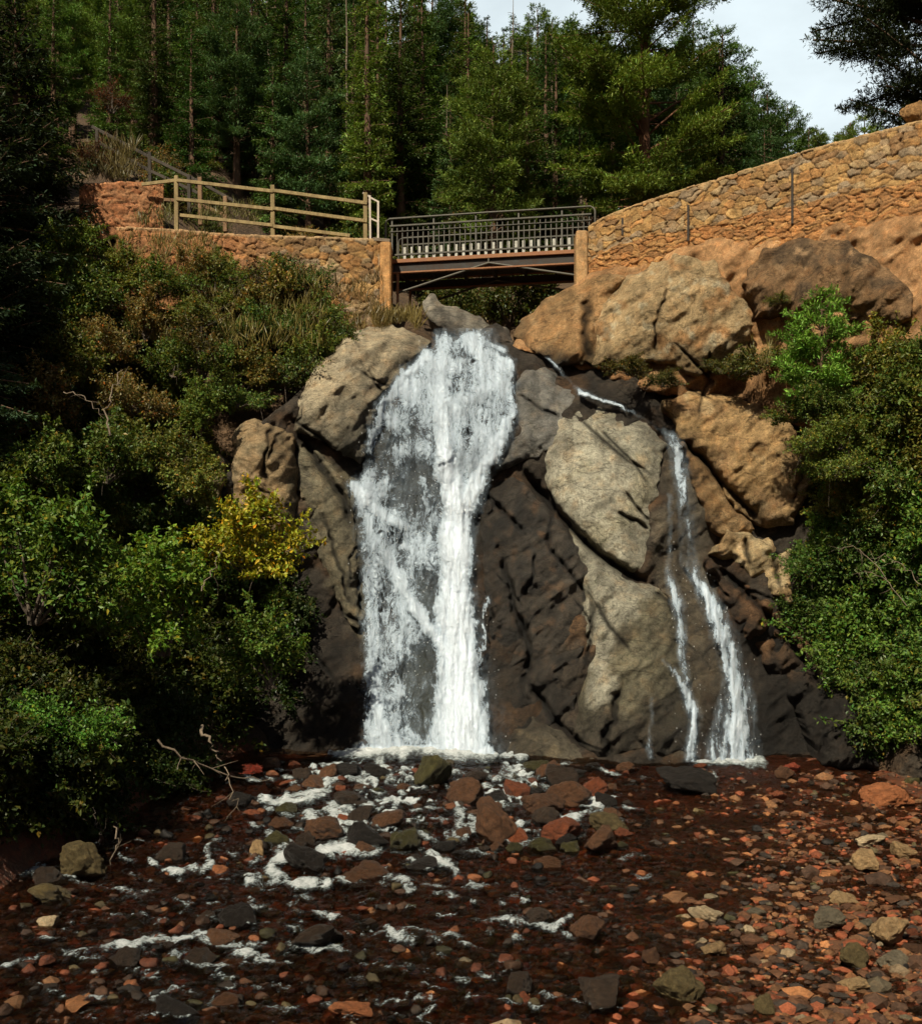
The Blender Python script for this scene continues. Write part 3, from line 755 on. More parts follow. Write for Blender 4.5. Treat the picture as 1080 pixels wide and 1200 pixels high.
me, org, fallgrid = water_sheet('waterfall', (398, 384, 612, 890), dens_main, 1.5, .05, 6)
wf = obj('waterfall', me, None, org); tag(wf, 'tall white waterfall spreading over dark rock below the bridge', 'waterfall')


def dens_small(u, v):
    j = 3 * nz(u, v, 75, .06) + 2 * nz(u, v, 76, .15); uu = u + j
    S = [stroke(uu, v, [(786, 512, 9, .5), (794, 526, 10, .74), (798, 560, 11, .66), (802, 590, 12, .56), (808, 620, 13, .48), (806, 655, 13, .46), (816, 678, 11, .6)]),
         stroke(uu, v, [(812, 672, 5, .6), (824, 690, 11, .82), (838, 722, 14, .86), (850, 752, 15, .82), (860, 790, 15, .82), (865, 835, 18, .82), (862, 888, 27, .88)]),
         stroke(uu, v, [(876, 800, 8, .45), (882, 840, 8, .45), (880, 890, 10, .5)]),
         stroke(uu, v, [(783, 670, 6, .5), (792, 700, 9, .7), (798, 730, 9, .62), (800, 772, 7, .6), (806, 805, 6, .6)]),
         stroke(uu, v, [(776, 774, 3, .45), (788, 786, 5, .6), (803, 808, 8, .75), (814, 838, 8, .8), (811, 872, 9, .75), (810, 890, 10, .7)]),
         stroke(uu, v, [(764, 820, 3, .5), (762, 860, 4, .5), (762, 888, 5, .5)]), stroke(uu, v, [(845, 820, 8, .5), (838, 860, 10, .55), (836, 890, 12, .6)]),
         stroke(uu, v, [(784, 580, 4, .45), (786, 630, 4, .5), (782, 672, 5, .5)])]
    d = np.zeros_like(u)
    for s in S: d = np.maximum(d, s)
    return d * (.86 + .55 * fbm(np.stack([u * .16, v * .03, u * 0], -1), 4, 93))


me, org, smallgrid = water_sheet('waterfall', (745, 500, 905, 896), dens_small, 1.5, .04, 4)
wf2 = obj('waterfall', me, None, org); tag(wf2, 'thin forked waterfall right of the cream slab', 'waterfall')


def dens_feed(u, v):
    return np.maximum(stroke(u + 3 * nz(u, v, 77, .1), v + 3 * nz(u, v, 78, .1), [(640, 418, 3, .5), (652, 430, 4, .75), (662, 440, 3, .25), (672, 451, 3, .2), (680, 460, 5, .9), (700, 468, 4, .8), (720, 473, 3.4, .85), (738, 482, 3.4, .5), (752, 489, 3, .2), (768, 499, 3, .24), (788, 512, 7, .6)]),
                      stroke(u, v, [(532, 402, 5, .6), (545, 396, 6, .8), (560, 399, 5, .7), (575, 404, 5, .75), (590, 410, 6, .6)]))


me, org, _g = water_sheet('cascade', (515, 384, 800, 522), dens_feed, 1.5, .07, 3)
o = obj('cascade', me, None, org); tag(o, 'narrow white run of water crossing the rocks toward the small fall', 'cascade')


# flying drops at the edge of the falls
def drops(name, parent, porg, grid, n, box, seed):
    r = np.random.default_rng(seed); U, V, dn, pos = grid
    m = (dn > .3) & (U > box[0]) & (U < box[2]) & (V > box[1]) & (V < box[3]); ii = np.flatnonzero(m.ravel()); ii = r.choice(ii, n)
    p = pos.reshape(-1, 3)[ii] + r.normal(0, 1, (n, 3)) * [.16, .1, .16] + [0, -.12, 0]
    s = r.uniform(.003, .008, n)[:, None, None]
    oc = np.array([(1, 0, 0), (-1, 0, 0), (0, 1, 0), (0, -1, 0), (0, 0, 2.6), (0, 0, -2.6)], float)
    v = (p[:, None] + oc[None] * s).reshape(-1, 3)
    f = np.array([(0, 2, 4), (2, 1, 4), (1, 3, 4), (3, 0, 4), (2, 0, 5), (1, 2, 5), (3, 1, 5), (0, 3, 5)])
    f = (f[None] + np.arange(n)[:, None, None] * 6).reshape(-1, 3)
    t = M.get('drop')
    if not t:
        q = NT('water_drop'); t = M['drop'] = q.out(q.n('ShaderNodeBsdfPrincipled', {'Base Color': (.85, .88, .9, 1), 'Roughness': .25}).outputs[0])
    me = mesh_np(name, v, f, t, origin=porg); o = obj(name, me, parent); o['kind'] = 'stuff'
    return o


drops('spray', wf, np.array(wf.location), fallgrid, 900, (400, 400, 600, 885), 5)
drops('spray', wf2, np.array(wf2.location), smallgrid, 260, (780, 640, 900, 892), 6)

# ------------------------------------------------------------------ stream
def gd(v): return 5.136 / ((v - 720) / F + .08)     # distance to the bed along a sight line


FOAM = [[(396, 890, 5, .8), (430, 890, 8, 1), (500, 891, 9, 1), (560, 891, 9, 1), (620, 892, 5, .8)], [(395, 915, 5, .7), (372, 935, 8, .9), (355, 944, 9, .9), (330, 948, 7, .8), (300, 945, 5, .6)],
    [(445, 905, 6, .7), (452, 918, 7, .8), (470, 925, 6, .7), (478, 912, 5, .6)], [(388, 970, 5, .7), (420, 978, 8, .8), (430, 995, 9, .9), (400, 1003, 9, .95), (375, 1005, 7, .9), (440, 1004, 6, .7)],
    [(318, 985, 5, .7), (338, 995, 8, .8), (326, 1015, 9, .9), (318, 1030, 8, .85)], [(288, 1046, 5, .8), (325, 1040, 6, .85), (345, 1048, 6, .9), (384, 1050, 5, .8)], [(178, 1016, 3, .7), (186, 1026, 4, .7), (205, 1031, 5, .85), (245, 1028, 4, .8), (245, 1002, 4, .6)],
    [(18, 1022, 5, .6), (32, 1034, 7, .7), (52, 1030, 5, .6)], [(80, 1132, 4, .5), (120, 1126, 5, .7), (150, 1118, 5, .8), (180, 1110, 5, .7), (245, 1103, 3, .8)], [(268, 1128, 4, .6), (292, 1124, 6, .75), (312, 1130, 4, .6)],
    [(655, 930, 6, .7), (668, 942, 7, .8), (700, 950, 7, .9), (690, 962, 6, .8), (662, 968, 5, .7)], [(536, 925, 5, .7), (540, 945, 5, .7), (535, 980, 6, .7), (545, 990, 5, .6)], [(500, 1010, 6, .7), (520, 1020, 8, .8), (536, 1030, 6, .7)],
    [(450, 1095, 4, .6), (462, 1110, 6, .8), (480, 1116, 5, .7)], [(388, 1112, 4, .6), (394, 1124, 6, .7)], [(555, 1090, 4, .5), (600, 1092, 4, .6), (650, 1098, 5, .6), (665, 1085, 4, .6)], [(600, 1000, 4, .5), (640, 985, 4, .55), (680, 988, 4, .5)],
    [(810, 893, 6, .8), (845, 892, 7, .95), (885, 893, 7, .85), (895, 898, 5, .6)], [(826, 905, 3, .5), (836, 916, 4, .6), (838, 926, 4, .5)], [(0, 1150, 5, .5), (25, 1142, 5, .55), (45, 1136, 4, .5)], [(560, 910, 4, .6), (590, 925, 5, .6), (640, 918, 4, .5)],
    [(410, 1040, 3, .45), (450, 1042, 4, .5), (520, 1050, 4, .5)], [(700, 1020, 3, .4), (740, 1015, 3, .45), (790, 1018, 3, .4)], [(560, 1150, 4, .4), (620, 1120, 3, .45)], [(275, 1168, 4, .5), (310, 1172, 4, .55)], [(430, 1150, 3, .4), (470, 1148, 4, .5), (520, 1156, 3, .4)]]


def foam_at(u, v):
    d = np.zeros_like(u); ju = 6 * nz(u, v, 81, .05) + 3 * nz(u, v, 82, .16); jv = 4 * nz(u, v, 83, .05) + 2.5 * nz(u, v, 84, .16)
    q = random.Random(8)
    for _ in range(75):
        a, b = q.uniform(-20, 720), 930 + 265 * q.random(); L = q.uniform(8, 34) * (b - 720) / 350; y = q.uniform(-.25, .12); k = q.uniform(.42, .68); b2 = b + L * y
        m = (np.abs(u - a) < L + 60) & (np.abs(v - b) < 40)
        if m.any(): d[m] = np.maximum(d[m], stroke(u[m] + 1.4 * ju[m], v[m] + 1.4 * jv[m], [(a - L, b, 1.6, .2), (a, (b + b2) / 2 + q.uniform(-3, 3), 3.4, k), (a + L, b2, 1.6, .2)]))
    rub = sstep(300, 380, u) * sstep(740, 640, u) * sstep(893, 905, v) * sstep(1030, 960, v); d = np.maximum(d, rub * .85 * sstep(.0, .3, nz(u * .55, v * 1.4, 88, .055) + .35 * nz(u, v, 89, .15)))
    low = sstep(0, 80, u) * sstep(700, 560, u) * sstep(1000, 1040, v); d = np.maximum(d, low * .62 * sstep(.1, .4, nz(u * .35, v * 1.5, 90, .05) + .35 * nz(u, v, 91, .15)))  # thin foam on the lower left, also painting in the water's sparkle
    for s in FOAM: d = np.maximum(d, stroke(u + 1.5 * ju, v + 1.4 * jv, [(a, b, c * 1.6, min(1, e * 1.12)) for a, b, c, e in s]))
    d = d * np.where((v < 904) & (u > 390), 1, .93 + .62 * nz(u * .7, v * 1.6, 95, .09) + .3 * nz(u * .7, v * 1.6, 96, .3))
    return np.clip(d, 0, 1)


def water_edge(x, y):
    """how much water stands on the bed here: all of it on the left and centre, a film toward the right bank"""
    u = CU + F * x / y
    p = np.stack([x, y, x * 0], -1)
    return .10 - .078 * sstep(640, 960, u + 90 * fbm(p * .5, 3, 33)) + .03 * fbm(p * .8, 3, 34)


# ------------------------------------------------------------------ loose stones
def ico(sub):
    import bmesh
    bm = bmesh.new(); bmesh.ops.create_icosphere(bm, subdivisions=sub, radius=1); bm.verts.ensure_lookup_table()
    v = np.array([q.co[:] for q in bm.verts]); f = np.array([[q.index for q in fc.verts] for fc in bm.faces]); bm.free()
    return v, f


ICO4, ICO3, ICO1 = ico(5), ico(3), ico(1)


def stone_shape(seed, base, planes=9, rnd=.5):
    r = np.random.default_rng(seed); v, f = base
    n = r.normal(0, 1, (planes, 3)); n /= np.linalg.norm(n, axis=1, keepdims=True); d = r.uniform(.42, .8, planes)
    rad = np.full(len(v), 1.0)
    k = 30.0
    acc = np.exp(-k * rad)
    for q, dd in zip(n, d):
        c = v @ q; rr = np.where(c > .05, dd / np.maximum(c, .05), 9); acc = acc + np.exp(-k * np.minimum(rr, 9))
    rad = np.clip(-np.log(acc) / k, .3, 1)
    rad = rad * (1 + .2 * fbm(v * 1.3 + seed, 3, seed) + .10 * fbm(v * 4 + seed, 4, seed + 1) - .06 * ridged(v * 2.3 + seed, 3, seed + 2))
    p = v * rad[:, None]
    p = p / (np.abs(p).max(0)); return p, f


STONES = []
for k in range(16):
    p, f = stone_shape(100 + k, ICO4, 8 + k % 7, .6)
    c = np.ones((len(p), 4)); c[:, :3] *= (1 + .25 * fbm(p * 1.5 + k, 3, k))[:, None]
    # dark damp skirt of the stone
    me = mesh_np('stone', p + np.array([0, 0, .0]), f, M['stone'], c); STONES.append(me)

placed = []
STONE_KIND = {'rust': (.20, .06, .026), 'red': (.27, .055, .026), 'orange': (.34, .125, .05), 'brown': (.10, .048, .024), 'dark': (.040, .026, .017), 'black': (.016, .013, .011), 'olive': (.125, .095, .042), 'tan': (.36, .24, .12), 'cream': (.55, .43, .27), 'grey': (.17, .145, .10), 'moss': (.055, .05, .018)}


def stone(u, v, w, h, kind, label, group=None, wet=.3, shape=None, deep=.5, d=None, rz=None, cat='stone', name='stone', tilt=.25):
    """a stone w x h picture-pixels in size whose foot meets the bed at (u, v + h/2)"""
    rnd = random.Random(int(u * 31 + v * 17))
    d = d or gd(v + h * .42); x = (u - CU) / F * d; W = w / F * d / 2; H = h / F * d
    zb = float(bed(np.array([x]), np.array([d]))[0])
    top = CZ + (HV - (v - h / 2)) / F * (d + W * .2) - .02 * (w < 30)
    Hz = max(H * .55, (top - zb) * .62)
    me = STONES[(shape if shape is not None else rnd.randrange(16)) % 16]
    o = obj(name, me, None, (x, d + W * .3, top - Hz * .92))
    o.scale = (W * 1.08, W * rnd.uniform(.75, 1.15), Hz); o.rotation_euler = (rnd.uniform(-tilt, tilt), rnd.uniform(-tilt, tilt), rnd.uniform(0, 6.28) if rz is None else rz)
    c = STONE_KIND[kind]; k = rnd.uniform(.8, 1.25); o.color = (c[0] * k, c[1] * k, c[2] * k, wet)
    placed.append((u, v, w, h))
    return tag(o, label, cat, group)


SPEC = [(580, 964, 56, 54, 'brown', 'biggest angular brown boulder standing in the middle of the stream', .3), (95, 1014, 52, 54, 'olive', 'round olive-brown boulder under the left bank, by a bare twig', .15),
    (357, 1008, 48, 44, 'black', 'black wet rock with white water pouring past both sides', .9), (300, 997, 24, 26, 'tan', 'single orange-tan upright stone left of the white rapids', .2),
    (260, 1024, 30, 18, 'orange', 'flat rusty-orange stone left of the rapids, below the orange-tan upright stone', .4), (833, 1073, 46, 22, 'cream', 'flat pale cream stone lying alone on the red-brown gravel', 0),
    (970, 1078, 40, 30, 'grey', 'blocky grey-tan stone touching a tan stone on the right-hand gravel', 0), (988, 1055, 36, 20, 'tan', 'tan stone leaning behind the blocky grey-tan stone', 0),
    (1043, 1091, 46, 32, 'tan', 'broad tan stone nearest the right edge of the stream bed', 0), (1049, 1125, 32, 26, 'grey', 'small rounded grey-tan stone below the broad tan stone at the right edge', 0),
    (1002, 1124, 36, 34, 'olive', 'olive-grey stone left of the small rounded stone at the right edge', .1), (1005, 1155, 40, 18, 'tan', 'low tan stone half sunk in gravel at the lower right', 0),
    (790, 1156, 66, 54, 'olive', 'large rounded olive boulder at the bottom of the stream', .1), (704, 1162, 70, 50, 'dark', 'large dark boulder with a pale top, left of the rounded olive boulder', .5),
    (900, 1180, 28, 30, 'olive', 'upright olive stone near the lower right bottom edge', .1), (838, 1112, 34, 18, 'tan', 'small low tan stone below the flat cream stone', .1),
    (1019, 987, 38, 16, 'cream', 'flat cream stone, topmost of the pale pile at the right bank', 0), (1016, 1008, 38, 24, 'tan', 'tan stone in front of the pale pile at the right bank', 0),
    (1060, 998, 40, 24, 'tan', 'tan stone at the right end of the pale pile at the right bank', 0), (1040, 933, 68, 24, 'orange', 'long low orange-tan slab under the right-hand bushes', 0),
    (808, 917, 62, 32, 'black', 'black flat slab in front of the foot of the small fall', .5), (714, 968, 44, 30, 'olive', 'olive stone with dark side, right of the middle of the stream', .3),
    (756, 1027, 28, 14, 'orange', 'small flat orange stone in shallow water right of centre', .3), (56, 1080, 28, 28, 'cream', 'pale pinkish stone at the far left of the lower rapids', .1),
    (608, 1131, 24, 15, 'red', 'bright orange-red stone at the lower middle of the stream', .4), (411, 1182, 46, 24, 'orange', 'orange stone at the bottom edge below the rapids', .2),
    (502, 908, 50, 40, 'moss', 'mossy dark boulder just in front of the plunge pool', .5), (536, 892, 34, 16, 'moss', 'low mossy stone awash in the plunge pool', .6), (690, 1092, 46, 36, 'brown', 'brown block with water trickling on its left, lower middle', .5),
    (370, 1100, 66, 42, 'dark', 'wide dark boulder splitting the lower left current', .8), (404, 940, 44, 30, 'dark', 'dark boulder beside the upper left rapids', .8), (455, 962, 50, 32, 'brown', 'rounded wet brown boulder under the upper rapids', .8),
    (660, 918, 44, 36, 'dark', 'dark wedge-shaped rock right of the plunge pool', .7), (545, 930, 52, 40, 'brown', 'brown boulder between the plunge pool and the biggest angular boulder', .6), (385, 906, 30, 26, 'brown', 'brown boulder left of the plunge pool', .5),
    (755, 1028, 20, 14, 'rust', 'rust-red pebble resting against the small flat orange stone', .3), (768, 1002, 18, 12, 'red', 'bright red cobble right of the olive stone', .3), (640, 960, 34, 30, 'dark', 'dark upright rock just right of the biggest angular boulder', .6),
    (425, 1030, 56, 34, 'brown', 'wide wet brown rock below the black wet rock', .8), (200, 1000, 44, 26, 'dark', 'dark boulder with a thread of water on its left, under the left bank', .5), (285, 938, 40, 26, 'black', 'black rock at the waterline below the bleached branch', .6),
    (760, 1122, 26, 26, 'brown', 'upright brown stone just above the large rounded olive boulder', .3), (886, 1070, 24, 14, 'grey', 'small grey stone right of the flat cream stone', .2)]
for s in SPEC: stone(*s[:6], wet=s[6])
# olive cap on the dark boulder, as in the place: a drier crest (child of the stone)


def scatter(n, box, sizes, kinds, label, group, wet, pred=None, rs=1):
    r = random.Random(rs); k = 0; tries = 0
    while k < n and tries < n * 60:
        tries += 1
        v = box[1] + (box[3] - box[1]) * r.random() ** 1.15; u = r.uniform(box[0], box[2])
        sc = (v - 720) / 350; w = (sizes[0] + (sizes[1] - sizes[0]) * r.random() ** 2.2) * (.55 + .45 * sc); h = w * r.uniform(.45, .8)
        if pred and not pred(u, v): continue
        if any(abs(u - a) < (w + c) * .28 and abs(v - b) < (w + c) * .13 for a, b, c, e in placed): continue
        stone(u, v, w, h, r.choice(kinds), label, group, wet * r.uniform(.6, 1.2)); k += 1


inner = lambda u, v: u > np.interp(v, [880, 950, 1010, 1080, 1200], [300, 220, 60, -20, -20]) and not (392 < u < 625 and v < 904)
scatter(122, (290, 896, 740, 1000), (20, 66), ['dark', 'brown', 'brown', 'black', 'moss', 'brown', 'rust'], 'dark wet stone among the upper rapids below the tall fall', 'dark stones of the upper rapids', .75, inner, 1)
scatter(14, (330, 896, 760, 1010), (12, 26), ['rust', 'red', 'orange'], 'rust-red stone among the dark stones of the upper rapids', 'red stones of the upper rapids', .5, inner, 2)
scatter(54, (0, 1000, 660, 1200), (16, 56), ['dark', 'brown', 'black', 'dark', 'olive'], 'dark wet stone in the lower left stream', 'dark stones of the lower stream', .75, inner, 3)
scatter(16, (0, 1000, 640, 1200), (10, 28), ['rust', 'orange', 'rust', 'brown'], 'rust-brown stone in the lower left stream', 'rusty stones of the lower stream', .5, inner, 4)
scatter(20, (640, 898, 1010, 960), (12, 34), ['rust', 'red', 'brown', 'orange', 'dark', 'rust'], 'red-brown stone along the foot of the right-hand rock', 'red stones at the foot of the rock', .2, None, 5)
scatter(20, (640, 960, 1085, 1200), (9, 26), ['rust', 'brown', 'rust', 'orange', 'brown', 'dark', 'red'], 'red-brown stone on the gravel of the right-hand bed', 'red-brown stones on the gravel', .3, None, 6)
scatter(12, (640, 1000, 1085, 1200), (9, 22), ['grey', 'tan', 'olive', 'cream'], 'pale grey or tan stone on the gravel of the right-hand bed', 'pale stones on the gravel', .15, None, 7)


def rubble():
    """the smaller broken stones between the counted ones"""
    r = np.random.default_rng(17); sh = [stone_shape(300 + k, ICO3, 9, .6) for k in range(12)]; V = []; FF = []; CC = []; nv = 0
    pal = np.array([STONE_KIND[k] for k in ('brown', 'dark', 'rust', 'brown', 'dark', 'orange', 'olive', 'moss', 'black', 'rust')])
    for q in range(820):
        v = 900 + 300 * r.random() ** 1.1; u = r.uniform(0, 1080); up = v < 1000
        if u > 700 and r.random() < .55: continue
        if not inner(u, v) or (not up and 0 < u < 560 and r.random() < .25): continue
        w = r.uniform(8, 21) * (.6 + .4 * (v - 720) / 350); d = gd(v); x = (u - CU) / F * d; W = w / F * d / 2
        p, f = sh[r.integers(0, 12)]; a = r.uniform(0, 6.28); hz = W * r.uniform(.5, .85); ca, sa = math.cos(a), math.sin(a)
        p = p * [W * 1.1, W * r.uniform(.7, 1.1), hz]; p = np.stack([p[:, 0] * ca - p[:, 1] * sa, p[:, 0] * sa + p[:, 1] * ca, p[:, 2]], -1)
        zb = float(bed(np.array([x]), np.array([d]))[0]) + (.07 if u < 640 else 0); V.append(p + [x, d, zb + hz * .25]); FF.append(f + nv); nv += len(p)
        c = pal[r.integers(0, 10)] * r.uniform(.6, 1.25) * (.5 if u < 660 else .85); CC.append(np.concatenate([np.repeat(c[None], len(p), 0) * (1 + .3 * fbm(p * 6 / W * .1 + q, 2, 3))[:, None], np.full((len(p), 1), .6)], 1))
        if u < 660 and r.random() < .5: placed.append((u, v, w, w * .5))
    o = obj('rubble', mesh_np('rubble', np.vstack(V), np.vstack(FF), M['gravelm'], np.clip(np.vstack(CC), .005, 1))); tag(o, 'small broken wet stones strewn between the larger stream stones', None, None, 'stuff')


M['gravelm'] = rock_mat('gravel', False, 3.2, .6, .0)
rubble()


def collars(u, v):
    """broken water around and below the stones that stand in the current"""
    d = np.zeros_like(u); r = random.Random(4); ju = 5 * nz(u, v, 85, .06); jv = 4 * nz(u, v, 86, .09)
    for a, b, w, h in list(placed):
        flow = float(sstep(820, 620, np.array(a))) * (1 if a > np.interp(b, [900, 1200], [300, 0]) else .3)
        if r.random() > .62 * flow or b > 1190: continue
        k = r.uniform(.4, .8); L = w * r.uniform(.6, 1.6); m = (abs(u - a) < w + 60) & (abs(v - b) < h + 50)
        if not m.any(): continue
        s1 = [(a - w * .5 - L * .3, b + h * .1, 3, .3), (a - w * .45, b + h * .42, 3.4, k), (a, b + h * .62, 4.2, k), (a + w * .4, b + h * .62, 3.4, k * .8), (a + w * .5 + L * .6, b + h * (.5 + r.random() * .5), 3, .3)]
        d[m] = np.maximum(d[m], stroke(u[m] + ju[m], v[m] + jv[m], s1))
    return d


xs2 = np.arange(-9.0, 8.6, .045); ys2 = np.arange(8.5, 25.2, .055); X, Y = np.meshgrid(xs2, ys2)
v_flat = HV + F * (CZ + .08 * (24.2 - Y)) / Y; u_flat = CU + F * X / Y
fo = foam_at(u_flat, v_flat); fo = np.maximum(fo, collars(u_flat, v_flat))
pp = np.stack([X, Y, X * 0], -1)
lowbed = -.08 * (24.2 - np.minimum(Y, 24.2)) + .10 * fbm(pp * .55, 3, 3)
Zw = lowbed + water_edge(X, Y) + .045 * fbm(pp * np.array([2.2, 3.2, 1]), 3, 35) + .03 * fbm(pp * np.array([7, 10, 1]), 2, 36) + .15 * np.exp(-((X + .45) / 2.1) ** 2 - ((Y - 24.0) / .9) ** 2) + fo * (.05 + .08 * fbm(pp * 5, 3, 37))
deep = np.clip((Zw - bed(X, Y)) / .16, 0, 1)
cc = np.stack([fo, deep, deep * 0, deep * 0 + 1], -1)
keep = (Zw > bed(X, Y) - .05) & (np.abs(u_flat - 540) < 720)
n = len(xs2); idx = np.arange(X.size).reshape(X.shape); cell = keep[:-1, :-1] | keep[1:, 1:]
f = np.stack([idx[:-1, :-1][cell], idx[:-1, 1:][cell], idx[1:, 1:][cell], idx[1:, :-1][cell]], -1)
used = np.unique(f); mp = np.full(X.size, -1); mp[used] = np.arange(len(used))
me = mesh_np('stream', np.stack([X, Y, Zw], -1).reshape(-1, 3)[used], mp[f], M['stream'], cc.reshape(-1, 4)[used])
o = obj('stream', me); tag(o, kind='structure')


# gravel: uncountable pebbles on the bed, one object
def gravel():
    r = np.random.default_rng(3); n = 24000
    v = 905 + (1235 - 905) * r.random(n) ** .8; u = r.uniform(-40, 1130, n)
    dens = .7 + .3 * sstep(520, 760, u); k = r.random(n) < dens
    u, v = u[k], v[k]; d = gd(v); x = (u - CU) / F * d
    lim = np.interp(d, [4, 13, 18, 24, 26], [-7.6, -6.6, -6.0, -5.0, -4.2]); k = x > lim - .4; u, v, d, x = u[k], v[k], d[k], x[k]; n = len(u)
    z = bed(x, d); b, f = ICO1
    s = r.uniform(.016, .05, n) ** 1.0 * (1 + 1.0 * (r.random(n) > .86) + 1.3 * (r.random(n) > .955)); th = r.uniform(0, 6.28, n)
    q = b[None] * (1 + r.normal(0, .16, (n, len(b), 1))) * np.stack([s * r.uniform(.8, 1.5, n), s, s * r.uniform(.4, .8, n)], -1)[:, None]
    ct, st = np.cos(th)[:, None], np.sin(th)[:, None]
    q = np.stack([q[..., 0] * ct - q[..., 1] * st, q[..., 0] * st + q[..., 1] * ct, q[..., 2]], -1)
    q = q + np.stack([x, d, z + s * .3], -1)[:, None]
    pal = np.array([(.30, .09, .04), (.14, .065, .032), (.08, .045, .028), (.22, .11, .05), (.34, .15, .06), (.045, .035, .028), (.28, .21, .13), (.17, .14, .09)])
    pr = np.array([.2, .26, .2, .13, .08, .09, .02, .02]); c = pal[r.choice(8, n, p=pr)] * r.uniform(.6, 1.25, (n, 1))
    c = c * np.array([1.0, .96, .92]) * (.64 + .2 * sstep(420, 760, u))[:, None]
    c = np.repeat(np.concatenate([c, np.full((n, 1), .4)], 1), len(b), 0)
    F3 = (f[None] + (np.arange(n) * len(b))[:, None, None]).reshape(-1, 3)
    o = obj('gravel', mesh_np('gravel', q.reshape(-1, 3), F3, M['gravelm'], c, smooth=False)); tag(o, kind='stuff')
    o['label'] = 'red-brown gravel covering the stream bed'


gravel()


# ------------------------------------------------------------------ masonry
def masonry(name, ctl, thick, colf, parent, cellw=.36, cellh=.2, step=.028, low_course=None, seed=0, dig=.5):
    """rubble wall along surveyed points (u, v top, v foot, distance); stones stand proud of the joints"""
    ctl = np.asarray(ctl, float)
    top = P(ctl[:, 0], ctl[:, 1], ctl[:, 3]); bot = P(ctl[:, 0], ctl[:, 2], ctl[:, 3])
    L = np.concatenate([[0], np.cumsum(np.linalg.norm(np.diff(top[:, :2], axis=0), axis=1))])
    s = np.arange(0, L[-1], step); ip = lambda a: np.interp(s, L, a)
    X, Y, ZT, ZB = ip(top[:, 0]), ip(top[:, 1]), ip(top[:, 2]), ip(bot[:, 2]) - dig
    k = 9; sm = lambda a: np.convolve(np.pad(a, k * 3, 'edge'), np.ones(6 * k + 1) / (6 * k + 1), 'valid'); X, Y = sm(X), sm(Y)
    tx, ty = np.gradient(X), np.gradient(Y); tl = np.hypot(tx, ty); nx, ny = ty / tl, -tx / tl
    if ny.mean() > 0: nx, ny = -nx, -ny
    H = ZT - ZB; hm = H.max(); nh = int(hm / step); ntp = max(3, int(thick / step))
    rows = []; pn = []; hh = []
    for i in range(nh + 1): rows.append((0.0, i / nh)); hh.append(i / nh)
    for i in range(1, ntp + 1): rows.append((thick * i / ntp, 1.0))
    for i in range(1, nh + 1): rows.append((thick, 1 - i / nh))
    rows = np.array(rows); S = s[None] * np.ones((len(rows), 1)); bk = rows[:, :1]; hf = rows[:, 1:]
    Zl = ZB[None] + hf * H[None]
    on_top = (bk > 0) & (bk < thick) | ((hf > .999) & (bk <= thick)); on_back = (bk >= thick - 1e-6) & (hf < 1)
    pz = np.where(on_back, Zl + 40, np.where(on_top, Zl + bk, Zl))
    wob = np.stack([S * 1.2, pz * 1.2, S * 0 + seed], -1)
    a = S + .22 * noise3(wob * 1.5, 1) + .05 * noise3(wob * 6, 3); b = pz + .14 * noise3(wob * 1.7, 2) + .04 * noise3(wob * 6, 4)
    drop = (ZT[None] - Zl)
    lc = np.zeros_like(S) if low_course is None else sstep(-.06, .06, drop - low_course(S) + .12 * noise3(wob, 5))
    f1, f2, i1 = voro2(a / cellw, b / cellh, seed); g1, g2, i2 = voro2(a / (cellw * .9), b / (cellh * .55), seed + 9)
    low = lc > .5
    e = np.where(low, (g2 - g1) * .75, f2 - f1); idc = np.where(low, i2, i1)
    bul = sstep(.0, .08, e) * .025 + ((idc >> 4) & 255) / 255 * .045 * sstep(.02, .10, e) + .035 * fbm(wob * 5, 4, 6)
    bul = bul + np.where(low, -.03 * 0, 0)
    nout = np.where(on_back, -1., 1.)
    px = X[None] - nx * bk + nx * bul * nout * (~on_top) ; py = Y[None] - ny * bk + ny * bul * nout * (~on_top); pz3 = Zl + bul * on_top * .5
    c = colf(S, drop, idc, low, L[-1]); c = c * .55 + C(.315, .18, .075) * .38; mort = 1 - sstep(.02, .10, e)
    c = blend(c, mort * .6, C(.20, .125, .065))
    c = np.concatenate([np.clip(c, .01, .8), np.zeros(S.shape + (1,))], -1)
    v = np.stack([px, py, pz3], -1); nI, nJ = S.shape; idx = np.arange(nI * nJ).reshape(nI, nJ)
    f = np.stack([idx[:-1, :-1], idx[:-1, 1:], idx[1:, 1:], idx[1:, :-1]], -1).reshape(-1, 4)
    # close both ends
    org = np.array([X.mean(), Y.mean(), ZB.min()])
    nf = nh + 1
    caps = []
    for j in (0, nJ - 1):
        fr = idx[:nf, j]; bkk = idx[nh + ntp:, j][::-1]; m = min(len(fr), len(bkk))
        caps.append(np.stack([fr[:m - 1], fr[1:m], bkk[1:m], bkk[:m - 1]], -1))
        caps.append(np.array([[idx[nh, j], idx[nh + 1, j], idx[nh + ntp - 1, j], idx[nh + ntp, j]]]))
    f = np.vstack([f] + caps)
    me = mesh_np(name, v.reshape(-1, 3), f, M['masonry'], c.reshape(-1, 4), origin=org if parent is None else np.array(parent.location))
    o = obj(name, me, parent, org if parent is None else (0, 0, 0))
    return o, (X, Y, ZT, ZB, nx, ny)


PAL = np.array([(.40, .24, .09), (.44, .28, .11), (.33, .19, .075), (.26, .21, .14), (.25, .22, .165), (.40, .20, .07), (.19, .12, .065), (.36, .28, .16)])


